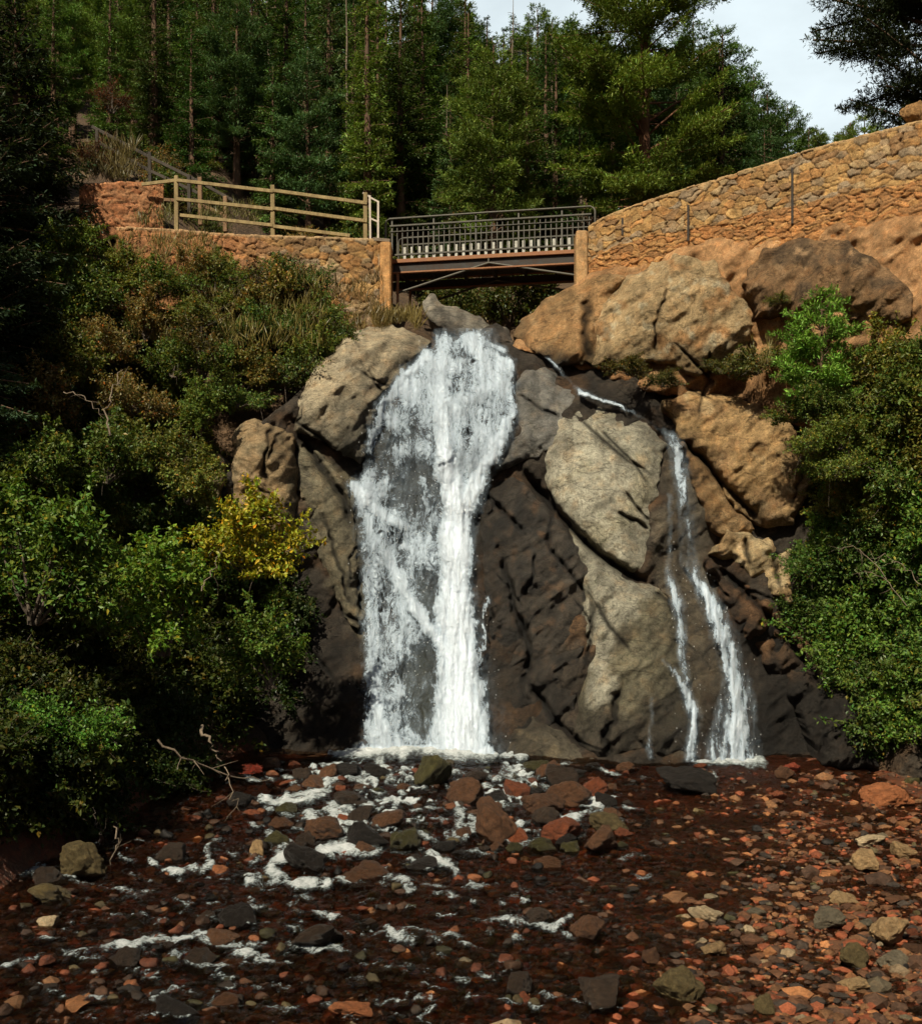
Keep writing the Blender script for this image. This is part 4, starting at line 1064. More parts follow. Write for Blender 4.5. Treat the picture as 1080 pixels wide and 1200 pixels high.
def col_right(S, drop, idc, low, L):
    c = PAL[(idc >> 8) & 7] * (.75 + .5 * (((idc >> 12) & 255) / 255))[..., None]
    lo = np.array([(.46, .20, .065), (.40, .16, .05), (.48, .25, .09), (.30, .14, .055)])[(idc >> 8) & 3] * (.8 + .4 * (((idc >> 12) & 255) / 255))[..., None]
    c = np.where(low[..., None], lo, c)
    return blend(c, sstep(.10, .03, drop) * .8, C(.46, .33, .17))


def col_left(S, drop, idc, low, L):
    c = PAL[(idc >> 8) & 7] * (.7 + .5 * (((idc >> 12) & 255) / 255))[..., None]
    c = blend(c, sstep(2.5, 4.5, S) * .85, C(.44, .17, .075)) * (.9 + .2 * (((idc >> 16) & 255) / 255))[..., None]
    return blend(c, sstep(.10, .03, drop) * .7, C(.42, .32, .19))


rw = empty('stone_parapet', P(880, 290, 27.2), 'long ochre rubble-stone parapet wall climbing to the right of the bridge', 'stone wall')
RW = [(684, 266, 338, 30.1), (720, 249, 318, 29.6), (780, 228, 303, 28.6), (860, 204, 292, 27.5), (960, 172, 280, 26.2), (1080, 141, 275, 24.8), (1260, 98, 270, 23.2)]
_, rwp = masonry('wall', RW, .45, col_right, rw, .30, .165, .022, lambda S: np.interp(S, [0, 2, 4, 6, 8, 12], [1.0, .95, 1.15, 1.25, 1.3, 1.3]), 3, .6)


def pier(name, parent, u0, u1, vt, vb, d, thick, c, seed):
    """smooth mortared pier end"""
    a, b = P(u0, vt, d), P(u1, vt, d); zb = P(u0, vb, d)[2]; w = b[0] - a[0]
    mb = MB(); mb.bar(((a[0] + b[0]) / 2, d + thick / 2, zb), ((a[0] + b[0]) / 2, d + thick / 2, a[2]), w, thick, up=(0, 1, 0), bev=.12)
    v = np.vstack(mb.v); fl = [np.vstack(x) for x in (mb.f4, mb.f3)]
    cc = np.ones((len(v), 4)); cc[:, :3] = c; cc[:, 3] = 0
    return obj(name, mesh_np(name, v, fl, M['masonry'], cc, smooth=False, origin=np.array(parent.location)), parent)


pier('end_pier', rw, 675, 689, 269, 345, 29.97, .62, (.40, .25, .12), 1)
for u, v0, v1, d in ((806, 240, 282, 28.15), (928, 196, 262, 26.55), (729, 255, 275, 29.4)):   # dark vertical stains on the face, added as thin bars
    mb = MB(); a = P(u, v0, d - .02); b = P(u, v1, d - .02); mb.bar(a, b, .05, .03, up=(0, 1, 0)); mb.build('stain_bar', M['blackst'], rw, origin=None).location = [-c for c in rw.location]
cop = P(1073, 126, 25.0)
me = STONES[3].copy(); o = obj('coping_stone', me, rw, Vector(P(1076, 137, 25.05)) - rw.location); o.scale = (.42, .3, .3); o.color = (.42, .24, .1, 0)

lw = empty('stone_abutment', P(330, 330, 30.4), 'brown rubble-stone wall below the wooden fence, ending in an orange pier at the bridge', 'stone wall')
LW = [(452, 281, 388, 30.9), (400, 279, 380, 30.7), (330, 277, 370, 30.3), (260, 274, 350, 29.9), (190, 268, 340, 29.4), (128, 266, 340, 29.0)]
masonry('wall', LW, .5, col_left, lw, .32, .18, .025, None, 5, .5)
pier('end_pier', lw, 445, 458, 282, 392, 30.72, .9, (.46, .25, .10), 2)
mb = MB(); a = P(436, 279, 30.75); b = P(457, 281, 30.75); mb.bar(a + [0, .35, 0], b + [0, .35, 0], .6, .1); mb.build('cap_slab', M['pale'], lw).location = [-c for c in lw.location]

tw = empty('sandstone_wall', P(140, 235, 31.5), 'low red sandstone dry wall left of the wooden fence, above the brush', 'stone wall')
masonry('wall', [(200, 216, 262, 31.6), (150, 213, 262, 31.3), (84, 217, 268, 30.9)], .4, lambda S, dr, i, lo, L: np.array([(.42, .15, .075), (.36, .12, .055), (.30, .13, .07), (.46, .2, .1)])[(i >> 8) & 3] * (.75 + .5 * (((i >> 12) & 255) / 255))[..., None], tw, .3, .1, .028, None, 7, .4)

# ------------------------------------------------------------------ bridge
br = empty('footbridge', P(572, 300, 31), 'steel footbridge with slatted railings above the top of the tall fall', 'footbridge')
BL = br.location
A3 = np.array(P(452, 302, 31.55)); B3 = np.array(P(697, 288.6, 30.55)); A3[2] = B3[2] = 13.33
tv = (B3 - A3); tv[2] = 0; LB = np.linalg.norm(tv); tv /= LB; bv = np.array([-tv[1], tv[0], 0]); UPV = np.array([0, 0, 1.])


def bp(s, back=0, z=0): return A3 + tv * s + bv * back + UPV * z


def part(mb, name, mat, parent, root=br, smooth=False):
    me = mesh_np(name, np.vstack(mb.v), [np.vstack(x) for x in (mb.f4, mb.f3) if x], mat, smooth=smooth, origin=np.array(root.location))
    return obj(name, me, parent)


mb = MB(); mb.bar(bp(-.3, .8, -.10), bp(LB + .3, .8, -.10), 1.7, .07); part(mb, 'deck', M['darkwood'], br)
for back in (-.02, 1.62):
    mb = MB(); mb.bar(bp(-.2, back, -.11), bp(LB + .2, back, -.11), .07, .11); part(mb, 'edge_beam', M['rust'], br)
    mb = MB(); mb.bar(bp(-.2, back + .1, -.31), bp(LB + .2, back + .1, -.31), .12, .26); part(mb, 'girder', M['blackst'], br)
    mb = MB(); mb.bar(bp(-.1, back - .0, -.44), bp(LB + .1, back - .0, -.44), .1, .045); part(mb, 'flange', M['rust'], br)
    mb = MB(); mb.tube([bp(.30, back, -1.02), bp(LB * .5, back, -.26 - .03), bp(LB - .35, back, -.80)], .033, 8); part(mb, 'truss_rod', M['steel'], br, smooth=True)
    mb = MB(); mb.tube([bp(LB * .5, back, -.06), bp(LB * .5, back, -.31)], .028, 8); part(mb, 'strut', M['steel'], br)
    mb = MB(); mb.bar(bp(.35, back, -.45), bp(.35, back, -1.9), .07, .07); part(mb, 'support_post', M['rust'], br)
for k in range(7):
    mb = MB(); s = .3 + (LB - .6) * k / 6; mb.bar(bp(s, .1, -.24), bp(s, 1.55, -.24), .07, .1); part(mb, 'cross_beam', M['blackst'], br)
for back, bm, nb, wd in ((-.02, 'steel', 38, .028), (1.62, 'litst', 26, .085)):
    mb = MB(); r = .045
    mb.bar(bp(.12, back, .90), bp(LB - .1, back, .90), .045, .045); 
    if back < 1: mb.bar(bp(.12, back, .74), bp(LB - .1, back, .74), .022, .022)
    mb.bar(bp(.12, back, .07), bp(LB - .1, back, .07), .05, .05)
    rl = part(mb, 'railing', M['steel'], br)
    mb = MB(); arc = [bp(.0, back, -.05), bp(0, back, .98), bp(.03, back, 1.06), bp(.12, back, 1.11), bp(LB * .5, back, 1.12), bp(LB - .12, back, 1.11), bp(LB - .03, back, 1.06), bp(LB, back, .98), bp(LB, back, -.05)]
    mb.tube(arc, .03, 8); part(mb, 'handrail', M['steel'], rl, smooth=True)
    for k in range(nb):
        s = .18 + (LB - .34) * k / (nb - 1); mb = MB(); q = k % 8 == 0 and wd < .05
        mb.bar(bp(s, back + .03, .03), bp(s, back + .03, 1.1 if q else (.89 if wd < .05 else .86)), .05 if q else wd, .03, up=bv); part(mb, 'baluster', M[bm if not q else 'steel'], rl)

# ------------------------------------------------------------------ fences
def fence(label, posts, rails, mat, pw=.115, name='wooden_fence', railw=(.055, .095)):
    ps = [(P(u, vt, d), P(u, vb, d)) for u, vt, vb, d in posts]
    root = empty(name, ps[0][1], label, 'fence')
    for t, b in ps:
        mb = MB(); j = np.array([random.uniform(-.02, .02), 0, 0]); mb.bar(b - [0, 0, .25], t + j, pw, pw, up=(0, 1, 0)); part(mb, 'post', M[mat], root, root)
    for (u0, v0, d0), (u1, v1, d1) in rails:
        mb = MB(); mb.bar(P(u0, v0, d0), P(u1, v1, d1), *railw); part(mb, 'rail', M[mat], root, root)
    return root


fd = 31.15
fence('pale yellow wooden post-and-rail fence on top of the stone wall left of the bridge', [(207, 206, 270, fd), (320, 217, 285, fd), (428, 226, 283, fd)],
      [((166, 216, fd), (207, 211, fd)), ((207, 211, fd - .06), (320, 224, fd - .06)), ((320, 223, fd - .06), (430, 238, fd - .06)), ((207, 233, fd - .06), (320, 245, fd - .06)), ((320, 244, fd - .06), (430, 259, fd - .06)), ((211, 252, fd - .06), (320, 264, fd - .06)), ((320, 265, fd - .06), (410, 276, fd - .06))], 'fence')
fence('pale grey steel end panel of the fence beside the bridge', [(434, 229, 279, fd), (443, 236, 279, fd)], [((425, 226, fd), (434, 231, fd)), ((433, 231, fd), (444, 237, fd)), ((434, 256, fd), (443, 260, fd))], 'greyst', .06, 'end_panel', (.05, .05))
fence('weathered reddish fence posts behind the pale yellow fence', [(162, 212, 240, 32.6), (235, 208, 254, 32.8), (264, 230, 262, 32.9)], [((235, 240, 32.8), (264, 252, 32.9)), ((162, 232, 32.6), (210, 235, 32.7))], 'fenceold', .12)
fence('dark wooden stair railing climbing the slope to the upper left', [(176, 178, 218, 33.5), (114, 152, 190, 35), (222, 205, 240, 33)],
      [((108, 148, 35.3), (176, 184, 33.5)), ((176, 184, 33.5), (228, 210, 33)), ((228, 210, 33), (275, 236, 32.9)), ((112, 165, 35.2), (176, 200, 33.5)), ((176, 200, 33.5), (232, 226, 33)), ((118, 182, 35), (160, 205, 34))], 'darkwood', .1, 'stair_railing', (.06, .09))

# ------------------------------------------------------------------ vegetation
def quads(pos, d, nrm, ln, wd, bend=0.):
    """pointed blades: base, two shoulders, tip"""
    n = len(pos); d = d / np.maximum(np.linalg.norm(d, axis=1, keepdims=True), 1e-9); s = np.cross(d, nrm); s /= np.maximum(np.linalg.norm(s, axis=1, keepdims=True), 1e-9)
    up = np.cross(s, d); ln = np.broadcast_to(ln, (n,))[:, None]; wd = np.broadcast_to(wd, (n,))[:, None]
    m = pos + d * ln * .5 + up * ln * bend
    v = np.stack([pos, m - s * wd * .5, pos + d * ln, m + s * wd * .5], 1).reshape(-1, 3)
    i = np.arange(n)[:, None] * 4
    return v, i + np.array([[0, 1, 2, 3]])


def unit(a): return a / np.maximum(np.linalg.norm(a, axis=-1, keepdims=True), 1e-9)


def trunk_mesh(name, h, r0, seed, mat, lean=.02, z0=-.6, limbs=()):
    r = np.random.default_rng(seed); mb = MB(); zz = np.linspace(z0, h, 10)
    w = np.stack([np.cumsum(r.normal(0, lean, 10)), np.cumsum(r.normal(0, lean, 10)), zz], -1); w[:, :2] -= w[1, :2]
    mb.tube(w, r0 * (1 - np.clip(zz / h, 0, 1) * .9) * (1 + .5 * np.exp(-np.clip(zz, 0, None) * 3)), 8)
    for a, b, rr in limbs: mb.tube(np.linspace(a, b, 4) + np.array([0, 0, 1])[None] * np.array([0, .03, .03, 0])[:, None], np.linspace(rr, rr * .35, 4), 5)
    return mesh_np(name, np.vstack(mb.v), [np.vstack(x) for x in (mb.f4, mb.f3) if x], mat, smooth=True)


def conifer(seed, h, R, first=.12, whorls=26, ns=7, style='fir', fine=1.0, mat='bark'):
    r = np.random.default_rng(seed); pos = []; dr = []; nr = []; ln = []; shade = []; limbs = []
    for k in range(whorls):
        t = (first + (1 - first) * (k + r.uniform(-.3, .3)) / whorls); t = min(max(t, first), .985); z = t * h
        if style == 'fir': Lw = R * (1 - t) ** .78 * (.45 + .55 * min(1, (t - first) / .12 + .35)) + .12
        else: Lw = R * math.sin(math.pi * min(1, ((t - first) / (1 - first)) * .78 + .22)) ** .7
        nb = ns if style == 'fir' else max(3, ns - 2)
        for b in range(nb):
            if r.random() < (.08 if style == 'fir' else .12): continue
            bsh = r.uniform(.65, 1.35); L = Lw * r.uniform(.5, 1.2); az = r.uniform(0, 6.283); el = (.30 - .75 * (1 - t)) if style == 'fir' else r.uniform(-.15, .55)
            el += r.normal(0, .1); hd = np.array([math.cos(az), math.sin(az), 0]); sd = np.array([-hd[1], hd[0], 0])
            m = max(4, int(L / (.15 * fine))); s = np.linspace(.18 if style == 'fir' else .38, 1, m) + r.normal(0, .02, m)
            curve = hd[None] * (L * s * math.cos(el))[:, None] + np.array([0, 0, 1.]) * (L * (s * math.sin(el) + (.20 if style == 'fir' else .10) * s ** 2.2 - .04))[:, None] + np.array([0, 0, z])
            limbs.append((np.array([0, 0, z]), curve[-1] * .98 + np.array([0, 0, z]) * .02, .012 * L + .008))
            for side in (-1, 1):
                tl = (.42 * L * (1 - s) ** .8 + .16 * fine) * r.uniform(.6, 1.2, m)
                nt = np.maximum(1, (tl / (.13 * fine)).astype(int)); tot = nt.sum(); ix = np.repeat(np.arange(m), nt)
                frac = (np.concatenate([np.arange(q) for q in nt]) + r.uniform(.1, .9, tot)) / nt[ix]
                td = hd[None] * .75 + side * sd[None] * 1.0 + np.array([0, 0, -.18 if style == 'fir' else .25]); td = unit(td + r.normal(0, .18, (tot, 3)))
                p = curve[ix] + td * (tl[ix] * frac)[:, None] + r.normal(0, .025, (tot, 3))
                rep = 2 if style == 'fir' else 3
                for q in range(rep):
                    dd = td + r.normal(0, .42 if style == 'fir' else .75, (tot, 3)) + (0 if style == 'fir' else np.array([0, 0, .25]))
                    pos.append(p); dr.append(dd); nr.append(r.normal(0, .8, (tot, 3)) + np.array([0, -.3, 2.0])); ln.append(r.uniform(.15, .32, tot) * fine)
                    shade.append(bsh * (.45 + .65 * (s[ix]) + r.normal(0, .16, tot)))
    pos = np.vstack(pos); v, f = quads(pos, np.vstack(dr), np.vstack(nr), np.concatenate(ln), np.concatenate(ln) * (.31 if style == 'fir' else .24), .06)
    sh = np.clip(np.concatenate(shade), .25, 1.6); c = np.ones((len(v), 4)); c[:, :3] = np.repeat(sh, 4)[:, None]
    c[:, 0] *= np.repeat(np.clip(1 + r.normal(0, .12, len(sh)), .7, 1.4), 4)
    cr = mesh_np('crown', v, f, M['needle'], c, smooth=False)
    tr = trunk_mesh('trunk', h * .98, .020 * h, seed, M[mat], .012, -.8, limbs[::1] if fine < .7 else limbs[::2])
    return cr, tr


def shrub(seed, H, W, n=7000, leaf=.085, lobes=9, bare=0.0, asp=.55, flat=.0):
    r = np.random.default_rng(seed); cs = []; limbs = []
    for k in range(lobes):
        a = r.uniform(0, 6.28); q = math.sqrt(r.random()) * W * .62; z = H * (.14 + .72 * r.random()) * (1 - .35 * (q / W))
        cs.append((math.cos(a) * q, math.sin(a) * q, z, W * r.uniform(.24, .46)))
        limbs.append((np.array([r.normal(0, .05), r.normal(0, .05), 0]), np.array(cs[-1][:3]), .03 * H * .5 + .006))
    cs = np.array(cs); wv = cs[:, 3] ** 2; ix = r.choice(lobes, n, p=wv / wv.sum())
    # twigs inside every lobe carry the leaves in sprays
    nt = n // 9; ti = r.choice(lobes, nt, p=wv / wv.sum()); dv = unit(r.normal(0, 1, (nt, 3)) + [0, 0, .25]); rad = cs[ti, 3] * r.uniform(.35, 1.15, nt) ** .6
    tip = cs[ti, :3] + dv * rad[:, None] * [1, 1, .8]; td = unit(dv + r.normal(0, .5, (nt, 3)) + [0, 0, -.1])
    k = r.integers(0, nt, n); off = r.uniform(-1, .25, n) * .34 * W ** .5; p = tip[k] + td[k] * off[:, None] + r.normal(0, .05, (n, 3))
    p[:, 2] = np.maximum(p[:, 2], .03)
    # long leafy shoots break the outline
    ns_ = int(16 + 10 * W); si = r.integers(0, lobes, ns_); sdir = unit(unit(cs[si, :3] - [0, 0, H * .3]) * .9 + r.normal(0, .55, (ns_, 3)) + [0, 0, .35]); sl_ = cs[si, 3] * r.uniform(.9, 1.9, ns_) + .1
    on = r.random(n) < .34; kk = r.integers(0, ns_, n); tt_ = r.uniform(.15, 1.05, n)
    pts_ = cs[si[kk], :3] + sdir[kk] * (sl_[kk] * tt_)[:, None] + np.array([0, 0, -1.]) * (.22 * sl_[kk] * tt_ ** 2)[:, None] + r.normal(0, .035, (n, 3))
    p = np.where(on[:, None], pts_, p); p[:, 2] = np.maximum(p[:, 2], .03)
    for q in range(ns_): limbs.append((cs[si[q], :3], cs[si[q], :3] + sdir[q] * sl_[q] + np.array([0, 0, -.22 * sl_[q]]), .009))
    d = unit(td[k] * .6 + r.normal(0, .8, (n, 3)) + [0, 0, -.2]); nrm = r.normal(0, .65, (n, 3)) + [0, 0, 1] + .6 * dv[k]
    ll = leaf * r.uniform(.5, 1.55, n); v, f = quads(p, d, nrm, ll, ll * asp, .10)
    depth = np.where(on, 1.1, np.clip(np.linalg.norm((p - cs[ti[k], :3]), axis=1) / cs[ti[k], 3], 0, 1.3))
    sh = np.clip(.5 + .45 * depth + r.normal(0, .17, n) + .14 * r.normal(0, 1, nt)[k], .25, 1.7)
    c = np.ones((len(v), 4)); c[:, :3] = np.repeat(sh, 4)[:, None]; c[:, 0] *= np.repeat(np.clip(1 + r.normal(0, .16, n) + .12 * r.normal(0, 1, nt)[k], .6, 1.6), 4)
    dry = np.repeat(r.random(n) < .05, 4); c[dry, :3] *= [2.0, 1.05, .7]
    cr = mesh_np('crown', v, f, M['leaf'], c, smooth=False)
    for q in range(int(26 + 40 * bare)):
        j = r.integers(0, nt); limbs.append((cs[ti[j], :3], tip[j] + td[j] * .1, .008 + .004 * r.random()))
    mb = MB()
    for a, b, rr in limbs:
        mid = (a + b) / 2 + r.normal(0, .08, 3) * np.linalg.norm(b - a); tt = np.linspace(0, 1, 6)[:, None]
        mb.tube((1 - tt) ** 2 * a + 2 * tt * (1 - tt) * mid + tt ** 2 * b, np.linspace(rr, rr * .3, 6), 5)
    st = mesh_np('stems', np.vstack(mb.v), [np.vstack(x) for x in (mb.f4, mb.f3) if x], M['twig'], smooth=True)
    return cr, st


def plant(name, meshes, loc, label, cat, group, colr, sc=1., rz=None, tilt=(0, 0), parts=('crown', 'trunk'), zs=1.):
    e = empty(name, loc, label, cat, group, random.uniform(0, 6.28) if rz is None else rz)
    e.scale = (sc, sc, sc * zs); e.rotation_euler[0] = tilt[0]; e.rotation_euler[1] = tilt[1]
    a = obj(parts[0], meshes[0], e); b = obj(parts[1], meshes[1], e); a.color = tuple(colr) + (1,)
    return e


FIRS = [conifer(11, 11, 1.85, .07, 23, 7, 'fir',.66), conifer(12, 13, 1.7, .10, 27, 7, 'fir',.66), conifer(13, 9, 1.9, .05, 19, 7, 'fir',.66), conifer(14, 12, 2.2, .12, 21, 7, 'fir',.66)]
PINES = [conifer(21, 11, 2.2, .25, 24, 8, 'pine', .75), conifer(22, 12.5, 2.6, .22, 26, 8, 'pine', .75)]
NEARFIR = [conifer(31, 10, 3.0, .06, 34, 8, 'fir', .62), conifer(32, 9, 2.6, .06, 34, 8, 'fir', .62)]
BIGPINE = conifer(41, 15, 3.5, .16, 30, 9, 'pine', .62, 'pinebark')
CORNER = conifer(42, 13, 4.2, .2, 22, 9, 'pine', .5)
YOUNG = conifer(43, 2.6, .95, .03, 17, 9, 'pine', .42)
GR = [(.090, .160, .042), (.108, .188, .044), (.140, .22, .047), (.078, .138, .050), (.160, .225, .048), (.090, .165, .060)]

rr = random.Random(5); nfor = 0; used_t = []
FIXED = [(385, 44, 0, 1.02, (.105, .155, .060), 'tall bluish spruce with a yellow-green tip standing above the wooden fence'), (225, 38, 2, .62, (.085, .18, .045), 'bushy bright green young pine behind the stair railing'),
         (250, 41.5, 3, .8, (.10, .15, .04), 'broad fir just behind the bushy bright green young pine'), (180, 40, 1, .75, (.10, .15, .045), 'slim fir above the stair railing, left of the young pine'), (470, 41, 3, .85, (.075, .115, .032), 'broad dark fir just behind the left end of the bridge'), (618, 40, 2, .80, (.14, .18, .04), 'light green fir just behind the middle of the bridge'), (300, 46, 1, .9, (.095, .13, .032), 'slim fir right of the bushy young pine'),
         (545, 43, 1, .82, (.09, .125, .03), 'slim fir behind the middle of the bridge, left of the light green fir')]
for u, d, k, s, c, lab in FIXED:
    x = (u - CU) / F * d; plant('fir_tree', FIRS[k], (x, d, tz(x, d) - .1), lab, 'tree', None, c, s); used_t.append((x, d))
for row, (d, gap) in enumerate(((39, 1.75), (43, 1.7), (47.5, 1.75), (53, 1.9), (59, 2.1), (66, 2.4), (74, 2.7), (83, 3.1), (93, 3.7))):
    x = -.47 * d
    while x < .47 * d:
        xx = x + rr.uniform(-.8, .8); dd = d + rr.uniform(-1.6, 1.6); x += gap * rr.uniform(.75, 1.25)
        u = CU + F * xx / dd
        if any(math.hypot(xx - a, dd - b) < 1.15 for a, b in used_t): continue
        if 690 < u < 880 and dd < 42: continue
        if u < 300 and dd < 36.5: continue
        used_t.append((xx, dd)); pine = rr.random() < .3
        me = rr.choice(PINES if pine else FIRS); c = rr.choice(GR)
        s = rr.uniform(.72, 1.08) * (1.0 if u < 850 else .85)
        if row == 0: s *= .8
        Ht = 12.0 if pine else [11, 13, 9, 12][FIRS.index(me)]; zb = tz(xx, dd); sky_v = np.interp(u, [0, 545, 560, 600, 640, 690, 870, 885, 910, 950, 1000, 1100], [-90, -60, -12, 4, 0, 2, 30, 85, 100, 112, 105, 120]) + rr.uniform(-12, 26)
        smax = (CZ + (HV - sky_v) * dd / F - zb) / (Ht * 1.12)
        if smax < .35: continue
        s = min(s, smax)
        zone = 0 if row < 2 else (2 if u > 840 else (1 if row < 6 else 3))
        lab = ['dark green conifer in the front row of the forest behind the bridge and fence', 'green conifer in the dense middle rows of the forest hillside', 'conifer of the thinning forest edge above the stone parapet', 'conifer near the crest of the forest hillside'][zone]
        grp = ['front row of forest conifers', 'middle rows of hillside conifers', 'forest edge conifers above the parapet', 'hilltop conifers'][zone]
        plant('pine_tree' if pine else 'fir_tree', me, (xx, dd, tz(xx, dd) - .2), lab, 'tree', grp, c, s, zs=rr.uniform(.95, 1.15)); nfor += 1
print('forest', nfor)
for u, d, h, lab in ((645, 44, 9, 'bare grey dead trunk standing behind the right end of the bridge'), (528, 42, 6.5, 'slim bare grey trunk behind the middle of the bridge'), (322, 50, 9, 'bare pale dead trunk in the forest above the fence'), (600, 47, 10, 'thin bare dead trunk between firs behind the bridge'), (678, 41, 7, 'leaning bare grey snag left of the big pine'), (410, 52, 12, 'thin pale dead trunk right of the bluish spruce')):
    x = (u - CU) / F * d; r = np.random.default_rng(u); lm = []
    for k in range(26):
        z = h * r.uniform(.3, .95); a = r.uniform(0, 6.28); L = .7 * (1 - z / h) + .25; lm.append((np.array([0, 0, z]), np.array([math.cos(a) * L, math.sin(a) * L, z - .1 * L]), .012))
    me = trunk_mesh('dead_trunk', h, .09, u, M['pale'], .03, -.5, lm); o = obj('dead_tree', me, None, (x, d - 1.2, tz(x, d - 1.2))); tag(o, lab, 'dead tree')
x = (755 - CU) / F * 38; plant('pine_tree', BIGPINE, (x, 38, tz(x, 38) - .3), 'big ponderosa pine with reddish trunk behind the left part of the stone parapet', 'tree', None, (.15, .21, .038), .98, 1.0)
x = (846 - CU) / F * 40; plant('fir_tree', FIRS[3], (x, 40, tz(x, 40) - .3), 'tall dark fir crowding the right side of the big ponderosa pine', 'tree', None, (.05, .07, .024), .78, 2.0)
x = (1150 - CU) / F * 28; plant('pine_tree', CORNER, (x, 28, 12.3), 'dark pine overhanging the top right corner behind the parapet', 'tree', None, (.035, .050, .022), .92, .6)
x = (972 - CU) / F * 24.6; plant('pine_tree', YOUNG, P(962, 488, 24.2), 'young bright green pine sapling on the right-hand bank', 'tree', None, (.17, .31, .05), 1.08)

# spruces of the left bank
for k, (x, y, m, s, c, lab) in enumerate(((-10.75, 25.4, 1, .92, (.040, .062, .03), 'dark spruce filling the left edge beside the red sandstone wall'), (-11.9, 29.6, 0, 1.02, (.036, .055, .028), 'dark spruce in the top left corner, above the red sandstone wall'), (-10.7, 21.5, 0, .8, (.050, .085, .045), 'dark blue-green spruce with drooping boughs at the left edge, above the bushes'), (-13.0, 27.5, 1, 1.05, (.042, .065, .03), 'dark spruce at the upper left, behind the drooping-bough spruce'),
        (-15.2, 31.5, 0, 1.1, (.045, .066, .03), 'tall dark spruce left of the stair railing'), (-9.3, 25.2, 1, .42, (.06, .115, .055), 'small spruce with blue-green boughs below the sandstone wall'))):
    plant('spruce_tree', NEARFIR[m], (x, y, tz(x, y) - .3), lab, 'tree', None, c, s)

SH = [shrub(51, 1.9, 1.5, 8000, .098, 10), shrub(52, 2.4, 1.4, 8000, .09, 10), shrub(53, 1.4, 1.5, 8000, .08, 9), shrub(54, 2.8, 1.7, 10000, .11, 12), shrub(55, 1.1, 1.0, 6000, .06, 7, 0, .6), shrub(56, 1.7, 1.3, 4200, .07, 9, 1.0)]
LEAFC = [(.085, .135, .022), (.10, .155, .024), (.065, .11, .022), (.12, .16, .028), (.075, .12, .034), (.13, .15, .03)]


def u_left(v): return np.interp(v, [250, 300, 400, 440, 480, 540, 580, 680, 740, 800, 850, 900, 960, 1000], [455, 440, 420, 345, 270, 255, 262, 345, 372, 370, 310, 260, 190, 60])


def hit(u, v, d0=9.0):
    """first point of the ground along a sight line"""
    d = np.arange(d0, 40, .1); q = P(u, v, d); m = np.flatnonzero(q[:, 2] < terrain(q[:, 0], q[:, 1])); return float(d[m[0]]) if len(m) else 34.0


r5 = random.Random(9); k = 0; tries = 0; sp = []
while k < 118 and tries < 9000:
    tries += 1
    v = r5.uniform(318, 955); u = r5.uniform(-70, 372)
    if v < 420 and u < 60: continue
    d = hit(u, v)
    if u > 235: d = min(d, float(D0(np.array([u]), np.array([v]))[0]) + .1)
    i = r5.choice([0, 1, 2, 3, 4, 0, 1, 5]) if v > 470 else r5.choice([4, 2, 5, 4, 0])
    s = r5.uniform(.66, 1.05) * (1 if v > 470 else .8); ru = [1.5, 1.4, 1.5, 1.7, 1.0, 1.3][i] * .78 * s * F / d
    if u + ru * .85 > u_left(v) or (v < 420 and u + ru * .6 > 350 and r5.random() < .6): continue
    if 262 < u + ru * .6 and 470 < v < 560: continue
    if any(math.hypot(u - a, (v - b)) < 31 for a, b in sp): continue
    sp.append((u, v)); k += 1; H = [1.9, 2.4, 1.4, 2.8, 1.1, 1.7][i] * s
    loc = P(u, v, d); loc[2] -= H * .42; c = r5.choice(LEAFC)
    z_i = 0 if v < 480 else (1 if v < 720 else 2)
    if z_i == 2: c = tuple(a * .42 for a in c)  # shadow of the lower bank put into the leaf colour
    if z_i == 0: c = r5.choice([(.15, .19, .035), (.13, .18, .035), (.17, .15, .04), (.10, .16, .035)])
    plant('shrub', SH[i], loc, ['olive leafy shrub on the upper left slope below the fence', 'green leafy shrub on the middle of the left bank', 'leafy shrub low on the left bank by the stream, darkened by painted shade'][z_i], 'shrub',
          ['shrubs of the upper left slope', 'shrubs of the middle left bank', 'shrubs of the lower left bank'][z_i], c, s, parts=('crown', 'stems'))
print('left shrubs', k)
# singled-out shrubs of the left bank
for u, v, d, i, s, c, lab in ((292, 622, 22.6, 0, .9, (.38, .37, .032), 'yellow-green bush catching the sun below the upright tan boulder'), (190, 690, 20.4, 3, .8, (.15, .25, .03), 'light green arching shrub left of the yellow-green bush'), (80, 840, 17.5, 2, .62, (.10, .21, .03), 'bright green low shrub hanging over the lower left bank'),
        (318, 745, 22.2, 1, .8, (.12, .19, .03), 'green shrub leaning toward the tall fall below the yellow-green bush'), (40, 640, 18.5, 3, .85, (.11, .19, .03), 'leafy green shrub at the left edge, halfway down the bank'), (405, 395, 29.2, 4, .95, (.07, .10, .025), 'dark bushy shrub on top of the cream furrowed rock'),
        (330, 420, 28.0, 2, .9, (.075, .105, .025), 'dark shrub left of the cream furrowed rock'), (235, 400, 27.3, 5, 1.0, (.12, .10, .03), 'thin olive shrub with bare twigs below the stone wall'), (300, 350, 29.3, 5, .95, (.10, .07, .035), 'brown half-bare shrub against the stone wall'), (350, 340, 29.9, 5, .8, (.09, .065, .03), 'smaller brown half-bare shrub near the pier end of the wall')):
    loc = P(u, v, d); loc[2] -= [1.9, 2.4, 1.4, 2.8, 1.1, 1.7][i] * s * .55
    plant('shrub', SH[i], loc, lab, 'shrub', None, c, s, parts=('crown', 'stems'))


def u_right(v): return np.interp(v, [330, 380, 420, 470, 520, 600, 690, 760, 800, 850, 900], [1090, 1040, 1005, 975, 955, 940, 920, 950, 985, 1000, 1010])


